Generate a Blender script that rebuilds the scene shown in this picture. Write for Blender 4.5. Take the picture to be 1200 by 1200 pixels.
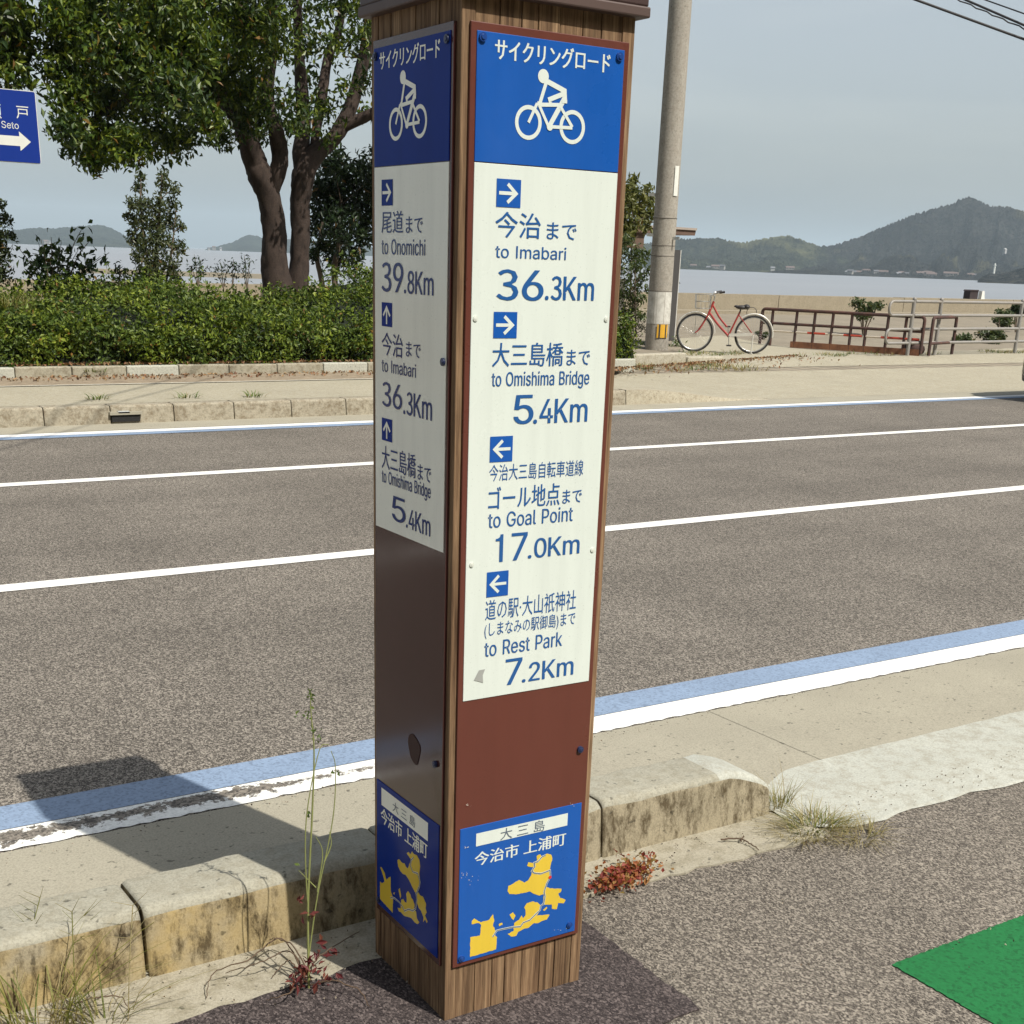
import bpy, bmesh, math, random
import numpy as np
from mathutils import Vector, Matrix
for o in list(bpy.data.objects): bpy.data.objects.remove(o)
SC = bpy.context.scene
COL = SC.collection
rs = np.random.RandomState(7)
R = math.radians

# ------------------------------------------------------------------ camera, sky, sun, exposure
CAM = Vector((-1.2434, -2.0974, 1.5821))
YAW, PITCH, ROLL, FPX, PPX, PPY = R(33.607), R(20.616), R(-2.035), 1506.56, 599.01, 870.07
_f = np.array([math.sin(YAW)*math.cos(PITCH), math.cos(YAW)*math.cos(PITCH), -math.sin(PITCH)])
_r = np.array([math.cos(YAW), -math.sin(YAW), 0.0]); _d = np.cross(_f, _r)
_c, _s = math.cos(ROLL), math.sin(ROLL)
AX = np.array([_c*_r + _s*_d, -_s*_r + _c*_d, _f])          # right, down, forward
cd = bpy.data.cameras.new('camera'); cam = bpy.data.objects.new('camera', cd); COL.objects.link(cam)
M = Matrix((AX[0], -AX[1], -AX[2])).transposed().to_4x4(); M.translation = CAM
cam.matrix_world = M
cd.sensor_width = 36; cd.lens = FPX/1200*36; cd.sensor_fit = 'HORIZONTAL'
cd.shift_x = (600-PPX)/1200; cd.shift_y = (PPY-600)/1200
cd.clip_start = 0.05; cd.clip_end = 40000
SC.camera = cam

SUN_EL = R(53); sv = Vector((0.29, -0.957, 0)).normalized()
SUN = Vector((sv.x*math.cos(SUN_EL), sv.y*math.cos(SUN_EL), math.sin(SUN_EL)))
w = bpy.data.worlds.new('World'); SC.world = w; w.use_nodes = True
nt = w.node_tree; bg = nt.nodes['Background']
sky = nt.nodes.new('ShaderNodeTexSky'); sky.sky_type = 'NISHITA'; sky.sun_disc = False
sky.sun_elevation = SUN_EL; sky.sun_rotation = R(163)
sky.air_density = 1.0; sky.dust_density = 3.5; sky.ozone_density = 1.0; sky.altitude = 0
hs = nt.nodes.new('ShaderNodeHueSaturation'); hs.inputs['Saturation'].default_value = .45     # thin milky overcast
nt.links.new(sky.outputs[0], hs.inputs['Color']); tn = nt.nodes.new('ShaderNodeMix'); tn.data_type = 'RGBA'; tn.blend_type = 'MULTIPLY'; tn.inputs[0].default_value = 1; tn.inputs[7].default_value = (1.015, 1.025, .99, 1)
cn = nt.nodes.new('ShaderNodeTexNoise'); cn.inputs['Scale'].default_value = 2.6; cn.inputs['Detail'].default_value = 6; cn.inputs['Distortion'].default_value = .6   # faint streaks of cloud
cm = nt.nodes.new('ShaderNodeMapping'); cm.inputs['Scale'].default_value = (1, 1, 4.5); ct = nt.nodes.new('ShaderNodeTexCoord'); nt.links.new(ct.outputs['Generated'], cm.inputs[0]); nt.links.new(cm.outputs[0], cn.inputs['Vector'])
cr = nt.nodes.new('ShaderNodeValToRGB'); cr.color_ramp.elements[0].position = .35; cr.color_ramp.elements[0].color = (.90,.92,.95,1); cr.color_ramp.elements[1].position = .68; cr.color_ramp.elements[1].color = (1.10,1.08,1.06,1); nt.links.new(cn.outputs['Fac'], cr.inputs[0])
cx = nt.nodes.new('ShaderNodeMix'); cx.data_type = 'RGBA'; cx.blend_type = 'MULTIPLY'; cx.inputs[0].default_value = 1; gz_ = nt.nodes.new('ShaderNodeSeparateXYZ'); nt.links.new(ct.outputs['Generated'], gz_.inputs[0])
gr_z = nt.nodes.new('ShaderNodeValToRGB'); gr_z.color_ramp.elements[0].position = .22; gr_z.color_ramp.elements[0].color = (1.07,1.06,1.05,1); gr_z.color_ramp.elements[1].position = .7; gr_z.color_ramp.elements[1].color = (.66,.68,.72,1); nt.links.new(gz_.outputs[2], gr_z.inputs[0])   # milky haze low in the sky
gx = nt.nodes.new('ShaderNodeMix'); gx.data_type = 'RGBA'; gx.blend_type = 'MULTIPLY'; gx.inputs[0].default_value = 1; nt.links.new(hs.outputs[0], gx.inputs[6]); nt.links.new(gr_z.outputs[0], gx.inputs[7])
nt.links.new(gx.outputs[2], cx.inputs[6]); nt.links.new(cr.outputs[0], cx.inputs[7])
nt.links.new(cx.outputs[2], tn.inputs[6]); nt.links.new(tn.outputs[2], bg.inputs[0]); bg.inputs[1].default_value = 0.132
ld = bpy.data.lights.new('sun', 'SUN'); ld.energy = 4.8; ld.angle = R(0.53); ld.color = (1.0, 0.945, 0.85)
lo = bpy.data.objects.new('sun', ld); COL.objects.link(lo)
lo.rotation_euler = SUN.to_track_quat('Z', 'Y').to_euler(); lo.location = (0, -5, 12)
vs = SC.view_settings; SC.display_settings.display_device = 'sRGB'
vs.view_transform = 'Standard'; vs.look = 'None'; vs.gamma = 1.0; vs.use_curve_mapping = False
vs.exposure = 0.27
SC.cycles.max_bounces = 8; SC.cycles.transparent_max_bounces = 8; SC.cycles.volume_bounces = 0

def ray(u, v):
    return np.array([(u-PPX)/FPX, (v-PPY)/FPX, 1.0]) @ AX
def gr(u, v, z=0.0):                    # where the line of sight of a photo point meets height z
    d = ray(u, v); return Vector(np.array(CAM) + d*((z-CAM.z)/d[2]))
def at(u, v, Y):                        # ... or the vertical plane at distance Y across the road
    d = ray(u, v); return Vector(np.array(CAM) + d*((Y-CAM.y)/d[1]))
def far(u, v, D):                       # ... or horizontal distance D
    d = ray(u, v); return Vector(np.array(CAM) + d*(D/math.hypot(d[0], d[1])))

# ------------------------------------------------------------------ object helpers
def tag(o, label=None, cat=None, group=None, kind=None):
    if label: o['label'] = label
    if cat: o['category'] = cat
    if group: o['group'] = group
    if kind: o['kind'] = kind
    return o
def thing(name, label, cat, loc=(0,0,0), rz=0.0, group=None):
    o = bpy.data.objects.new(name, None); COL.objects.link(o)
    o.location = loc; o.rotation_euler = (0, 0, rz); o.empty_display_size = 0.2
    return tag(o, label, cat, group)
def link_mesh(name, me, mats, parent=None, loc=None, rz=0.0):
    o = bpy.data.objects.new(name, me); COL.objects.link(o)
    for m in (mats if isinstance(mats, (list, tuple)) else [mats]): me.materials.append(m)
    if parent: o.parent = parent
    if loc is not None: o.location = loc
    o.rotation_euler = (0, 0, rz)
    return o
def copy_tree(o, parent=None):
    c = o.copy(); COL.objects.link(c)
    if parent: c.parent = parent
    for ch in list(o.children): copy_tree(ch, c)
    return c

class MB:
    def __init__(s): s.v = []; s.f = []; s.m = []; s.sm = []
    def add(s, vs, fs, mi=0, smooth=False):
        b = len(s.v); s.v += [tuple(p) for p in vs]
        for f in fs: s.f.append([b+i for i in f]); s.m.append(mi); s.sm.append(smooth)
    def box(s, a, b, mi=0):
        (x0,y0,z0),(x1,y1,z1) = a, b
        s.add([(x0,y0,z0),(x1,y0,z0),(x1,y1,z0),(x0,y1,z0),(x0,y0,z1),(x1,y0,z1),(x1,y1,z1),(x0,y1,z1)],
              [(3,2,1,0),(4,5,6,7),(0,1,5,4),(1,2,6,5),(2,3,7,6),(3,0,4,7)], mi)
    def bar(s, p, q, wd, ht, mi=0, up=(0,0,1)):
        p, q = Vector(p), Vector(q); d = (q-p).normalized(); u = Vector(up)
        x = d.cross(u)
        if x.length < 1e-4: x = d.cross(Vector((1,0,0)))
        x = x.normalized()*wd/2; y = x.cross(d).normalized()*ht/2
        s.add([p-x-y,p+x-y,p+x+y,p-x+y,q-x-y,q+x-y,q+x+y,q-x+y],
              [(0,1,2,3),(7,6,5,4),(0,4,5,1),(1,5,6,2),(2,6,7,3),(3,7,4,0)], mi)
    def tube(s, pts, r, seg=8, mi=0, closed=False, caps=True):
        P = [Vector(p) for p in pts]; n = len(P)
        rr = r if isinstance(r, (list, tuple, np.ndarray)) else [r]*n
        T = []
        for i in range(n):
            a = P[i-1] if (i > 0 or closed) else P[i]; b = P[(i+1) % n] if (i < n-1 or closed) else P[i]
            T.append((b-a).normalized() if (b-a).length > 1e-9 else Vector((0,0,1)))
        ref = Vector((0,0,1)) if abs(T[0].z) < .9 else Vector((1,0,0))
        x = T[0].cross(ref).normalized(); vs = []
        for i in range(n):
            x = x - T[i]*x.dot(T[i])
            x = x.normalized() if x.length > 1e-6 else T[i].orthogonal().normalized()
            y = T[i].cross(x)
            for k in range(seg):
                a = 2*math.pi*k/seg; vs.append(P[i] + (x*math.cos(a)+y*math.sin(a))*float(rr[i]))
        fs = []
        for i in range(n if closed else n-1):
            j = (i+1) % n
            for k in range(seg):
                l = (k+1) % seg; fs.append((i*seg+k, i*seg+l, j*seg+l, j*seg+k))
        s.add(vs, fs, mi, True)
        if caps and not closed:
            s.add(vs[:seg], [tuple(range(seg))[::-1]], mi); s.add(vs[-seg:], [tuple(range(seg))], mi)
    def prism(s, poly, h0, h1, mi=0, plane='xy'):       # polygon extruded
        def P(a, b, h): return (a,b,h) if plane == 'xy' else ((a,h,b) if plane == 'xz' else (h,a,b))
        n = len(poly)
        s.add([P(a,b,h0) for a,b in poly]+[P(a,b,h1) for a,b in poly],
              [tuple(range(n))[::-1], tuple(range(n,2*n))]+[(i,(i+1)%n,n+(i+1)%n,n+i) for i in range(n)], mi)
    def ball(s, c, rx, ry=None, rz=None, mi=0, nu=10, nv=7):
        ry = ry or rx; rz = rz or rx; c = Vector(c); vs = []
        for j in range(nv+1):
            t = math.pi*j/nv
            for i in range(nu):
                a = 2*math.pi*i/nu
                vs.append(c+Vector((rx*math.sin(t)*math.cos(a), ry*math.sin(t)*math.sin(a), rz*math.cos(t))))
        fs = [(j*nu+i, (j+1)*nu+i, (j+1)*nu+(i+1)%nu, j*nu+(i+1)%nu) for j in range(nv) for i in range(nu)]
        s.add(vs, fs, mi, True)
    def torus(s, c, R0, r, axis='y', n=40, seg=8, mi=0, a0=0.0, a1=None):
        c = Vector(c); full = a1 is None; a1 = 2*math.pi if full else a1
        m = n if full else n+1; pts = []
        for i in range(m):
            a = a0+(a1-a0)*i/n; p = (math.cos(a)*R0, math.sin(a)*R0)
            pts.append(c+(Vector((p[0],0,p[1])) if axis == 'y' else Vector((p[0],p[1],0)) if axis == 'z' else Vector((0,p[0],p[1]))))
        s.tube(pts, r, seg, mi, closed=full)
    def build(s, name, mats, parent=None, loc=None, rz=0.0, bevel=0, fix=True):
        me = bpy.data.meshes.new(name); me.from_pydata(s.v, [], s.f)
        me.polygons.foreach_set('material_index', s.m); me.polygons.foreach_set('use_smooth', s.sm)
        me.update()
        if fix:
            bm = bmesh.new(); bm.from_mesh(me); bmesh.ops.recalc_face_normals(bm, faces=bm.faces); bm.to_mesh(me); bm.free()
        o = link_mesh(name, me, mats, parent, loc, rz)
        if bevel:
            b = o.modifiers.new('bevel', 'BEVEL'); b.width = bevel; b.segments = 2; b.limit_method = 'ANGLE'; b.angle_limit = R(40)
        return o

def np_mesh(name, V, F, mats, parent=None, mi=None, smooth=False):     # F: (n,3) or (n,4) array
    me = bpy.data.meshes.new(name); V = np.asarray(V, dtype=np.float32); F = np.asarray(F, dtype=np.int32)
    k = F.shape[1]
    me.vertices.add(len(V)); me.vertices.foreach_set('co', V.ravel())
    me.loops.add(F.size); me.loops.foreach_set('vertex_index', F.ravel())
    me.polygons.add(len(F)); me.polygons.foreach_set('loop_start', np.arange(0, F.size, k, dtype=np.int32))
    if mi is not None: me.polygons.foreach_set('material_index', np.asarray(mi, dtype=np.int32))
    me.polygons.foreach_set('use_smooth', np.full(len(F), smooth))
    me.update(calc_edges=True); me.validate()
    return link_mesh(name, me, mats, parent)

# ------------------------------------------------------------------ materials
def base_mat(name):
    m = bpy.data.materials.new(name); m.use_nodes = True
    nt = m.node_tree; b = nt.nodes['Principled BSDF']
    return m, nt, b
def N(nt, t, **kw):
    n = nt.nodes.new(t)
    for k, v in kw.items():
        if k in n.inputs: n.inputs[k].default_value = v
        else: setattr(n, k, v)
    return n
def coords(nt, scale=(1,1,1), world=False):
    if world: src = N(nt, 'ShaderNodeNewGeometry').outputs['Position']
    else: src = N(nt, 'ShaderNodeTexCoord').outputs['Object']
    mp = N(nt, 'ShaderNodeMapping'); mp.inputs['Scale'].default_value = scale
    nt.links.new(src, mp.inputs[0]); return mp.outputs[0]
def noise(nt, co, scale, detail=4, rough=.6):
    n = N(nt, 'ShaderNodeTexNoise'); n.inputs['Scale'].default_value = scale
    n.inputs['Detail'].default_value = detail; n.inputs['Roughness'].default_value = rough
    nt.links.new(co, n.inputs['Vector']); return n.outputs['Fac']
def ramp(nt, fac, stops):
    r = N(nt, 'ShaderNodeValToRGB'); e = r.color_ramp.elements
    while len(e) < len(stops): e.new(.5)
    for x, (p, c) in zip(e, stops):
        x.position = p; x.color = (c, c, c, 1) if not hasattr(c, '__len__') else (*c[:3], 1)
    nt.links.new(fac, r.inputs[0]); return r.outputs[0]
def mix(nt, fac, a, b, mode='MIX'):
    n = N(nt, 'ShaderNodeMix', data_type='RGBA', blend_type=mode)
    for s, v in ((n.inputs[0], fac), (n.inputs[6], a), (n.inputs[7], b)):
        if isinstance(v, bpy.types.NodeSocket): nt.links.new(v, s)
        elif hasattr(v, '__len__'): s.default_value = (*v[:3], 1)
        else: s.default_value = v
    return n.outputs[2]
def math_n(nt, op, a, b=None, c=None):
    n = N(nt, 'ShaderNodeMath', operation=op)
    for s, v in zip(n.inputs, (a, b, c)):
        if v is None: continue
        if isinstance(v, bpy.types.NodeSocket): nt.links.new(v, s)
        else: s.default_value = v
    return n.outputs[0]
def bump(nt, b, h, strength=.3, dist=.01):
    n = N(nt, 'ShaderNodeBump'); n.inputs['Strength'].default_value = strength; n.inputs['Distance'].default_value = dist
    nt.links.new(h, n.inputs['Height']); nt.links.new(n.outputs[0], b.inputs['Normal'])
def sep(nt, co, i):
    s = N(nt, 'ShaderNodeSeparateXYZ'); nt.links.new(co, s.inputs[0]); return s.outputs[i]

def mat(name, col, rough=.6, var=.15, scale=8, metallic=0, spec=.5, bumps=0, bscale=40, stain=None, stain_amt=.5, sscale=3, coat=0):
    m, nt, b = base_mat(name); co = coords(nt)
    c = mix(nt, noise(nt, co, scale), [x*(1-var) for x in col], [min(1, x*(1+var)) for x in col])
    if stain is not None:
        f = ramp(nt, noise(nt, co, sscale, 8, .7), [(.45, 0.0), (.7, stain_amt)])
        c = mix(nt, f, c, stain)
    nt.links.new(c, b.inputs['Base Color']); b.inputs['Roughness'].default_value = rough
    b.inputs['Metallic'].default_value = metallic; b.inputs['Specular IOR Level'].default_value = spec
    b.inputs['Coat Weight'].default_value = coat
    if bumps: bump(nt, b, noise(nt, co, bscale, 5), bumps, .01)
    return m

def asphalt(name, dark, light, cell=105, patch=.25, lightness=.5, stripes=False):
    m, nt, b = base_mat(name); co = coords(nt, (1, .66, 1), world=True)      # rolled surface: stones lie a little long across the road
    v = N(nt, 'ShaderNodeTexVoronoi'); v.inputs['Scale'].default_value = cell; nt.links.new(co, v.inputs['Vector'])
    cellv = ramp(nt, sep(nt, v.outputs['Color'], 0), [(.30, 0.0), (lightness+.2, .42), (.92, 1.15)])
    v2 = N(nt, 'ShaderNodeTexVoronoi'); v2.inputs['Scale'].default_value = cell*1.9; nt.links.new(co, v2.inputs['Vector'])
    fine = ramp(nt, sep(nt, v2.outputs['Color'], 1), [(.3, 0.0), (lightness+.3, .5), (1, 1.0)])
    f = math_n(nt, 'MULTIPLY_ADD', cellv, .62, math_n(nt, 'MULTIPLY', fine, .5))
    c = mix(nt, f, dark, light)
    big = ramp(nt, noise(nt, co, .9, 6, .6), [(.3, 1-patch), (.7, 1+patch*.4)])
    c = mix(nt, 1.0, c, big, 'MULTIPLY')
    if stripes:                                             # wheel tracks along the road
        y = sep(nt, coords(nt, (.15, 1, 1), world=True), 1)
        n1 = N(nt, 'ShaderNodeTexNoise', noise_dimensions='1D'); n1.inputs['Scale'].default_value = 1.1; n1.inputs['Detail'].default_value = 3
        nt.links.new(y, n1.inputs['W'])
        c = mix(nt, 1.0, c, ramp(nt, n1.outputs['Fac'], [(.3, .84), (.7, 1.06)]), 'MULTIPLY')
    nt.links.new(c, b.inputs['Base Color']); b.inputs['Roughness'].default_value = .85; b.inputs['Specular IOR Level'].default_value = .3
    bump(nt, b, f, .55, .004)
    return m

def concrete(name, col, rough=.9, moss=None, moss_amt=.6, grit=160, streak=False, pit=.45, msc=3.5, lichen=False):
    m, nt, b = base_mat(name); co = coords(nt, world=True)
    c = mix(nt, noise(nt, co, 2.2, 6, .65), [x*.78 for x in col], [x*1.14 for x in col])
    g = noise(nt, co, grit, 3, .7)
    c = mix(nt, 1.0, c, ramp(nt, g, [(.3, .72), (.55, 1.0), (.75, 1.1)]), 'MULTIPLY')
    if lichen:                                             # yellow lichen on the left blocks
        c = mix(nt, math_n(nt, 'MULTIPLY', ramp(nt, math_n(nt, 'ADD', sep(nt, co, 0), .6), [(.2, 1.0), (.95, 0.0)]), ramp(nt, noise(nt, co, 6, 4, .6), [(.36,0.0),(.58,.5)])), c, (.40,.275,.075))
    if moss is not None:
        n1 = noise(nt, coords(nt, (5, 5, 2 if streak else 5), world=True), msc, 9, .75)
        f = ramp(nt, n1, [(.46, 0.0), (.62, moss_amt)])
        c = mix(nt, f, c, moss)
    pits = ramp(nt, noise(nt, co, 45, 2, .5), [(.27, pit), (.34, 1.0)])
    c = mix(nt, 1.0, c, pits, 'MULTIPLY')
    nt.links.new(c, b.inputs['Base Color']); b.inputs['Roughness'].default_value = rough; b.inputs['Specular IOR Level'].default_value = .25
    bump(nt, b, g, .35, .004)
    return m

def leaf_mat(name, cols, trans=.3, rough=.45, spec=.4, clump=0, dead=(.14,.085,.03)):
    m, nt, b = base_mat(name); geo = N(nt, 'ShaderNodeNewGeometry')
    n = len(cols); c = ramp(nt, geo.outputs['Random Per Island'], [(i/(n-1)*.975, cc) for i, cc in enumerate(cols)]+[(.985, dead)])
    if clump:
        f = ramp(nt, noise(nt, coords(nt, world=True), clump, 3, .6), [(.42, 0.0), (.62, 1.0)])
        c = mix(nt, f, c, mix(nt, 1.0, c, (1.75, 1.55, .9), 'MULTIPLY'))
    nt.links.new(c, b.inputs['Base Color']); b.inputs['Roughness'].default_value = rough; b.inputs['Specular IOR Level'].default_value = spec
    t = N(nt, 'ShaderNodeBsdfTranslucent'); ms = N(nt, 'ShaderNodeMixShader'); ms.inputs[0].default_value = trans
    tc = mix(nt, 1.0, c, (1.3, 1.25, .5), 'MULTIPLY'); nt.links.new(tc, t.inputs[0])
    nt.links.new(b.outputs[0], ms.inputs[1]); nt.links.new(t.outputs[0], ms.inputs[2])
    nt.links.new(ms.outputs[0], nt.nodes['Material Output'].inputs[0])
    return m

def wood_mat(name, c0, c1, c2):
    m, nt, b = base_mat(name); geo = N(nt, 'ShaderNodeNewGeometry'); tc = N(nt, 'ShaderNodeTexCoord')
    off = N(nt, 'ShaderNodeCombineXYZ'); ri = geo.outputs['Random Per Island']
    nt.links.new(math_n(nt, 'MULTIPLY', ri, 37.0), off.inputs[2]); nt.links.new(math_n(nt, 'MULTIPLY', ri, 11.0), off.inputs[0])
    ad = N(nt, 'ShaderNodeVectorMath', operation='ADD'); nt.links.new(tc.outputs['Object'], ad.inputs[0]); nt.links.new(off.outputs[0], ad.inputs[1])
    mp = N(nt, 'ShaderNodeMapping'); mp.inputs['Scale'].default_value = (1, 1, .035); nt.links.new(ad.outputs[0], mp.inputs[0])
    g1 = noise(nt, mp.outputs[0], 95, 5, .65); g2 = noise(nt, mp.outputs[0], 300, 3, .6)
    lg = N(nt, 'ShaderNodeMapping'); lg.inputs['Scale'].default_value = (1, 1, .25); nt.links.new(ad.outputs[0], lg.inputs[0])
    g3 = noise(nt, lg.outputs[0], 9, 5, .6)
    c = ramp(nt, g1, [(.30, c0), (.46, c1), (.70, c2)])
    c = mix(nt, 1.0, c, ramp(nt, g2, [(.34, .66), (.56, 1.06)]), 'MULTIPLY')
    c = mix(nt, 1.0, c, ramp(nt, g3, [(.3, .62), (.7, 1.12)]), 'MULTIPLY')
    c = mix(nt, 1.0, c, ramp(nt, ri, [(0, .78), (1, 1.12)]), 'MULTIPLY')
    # knots
    kv = N(nt, 'ShaderNodeMapping'); kv.inputs['Scale'].default_value = (1, 1, .45); nt.links.new(ad.outputs[0], kv.inputs[0])
    vo = N(nt, 'ShaderNodeTexVoronoi'); vo.inputs['Scale'].default_value = 3.6; nt.links.new(kv.outputs[0], vo.inputs['Vector'])
    kf = ramp(nt, vo.outputs['Distance'], [(.07, 1.0), (.13, .45), (.165, 0.0)])
    c = mix(nt, kf, c, [x*.55 for x in c0])
    nt.links.new(c, b.inputs['Base Color']); b.inputs['Roughness'].default_value = .8; b.inputs['Specular IOR Level'].default_value = .2
    bump(nt, b, math_n(nt, 'ADD', g1, g2), .4, .003)
    return m
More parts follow.
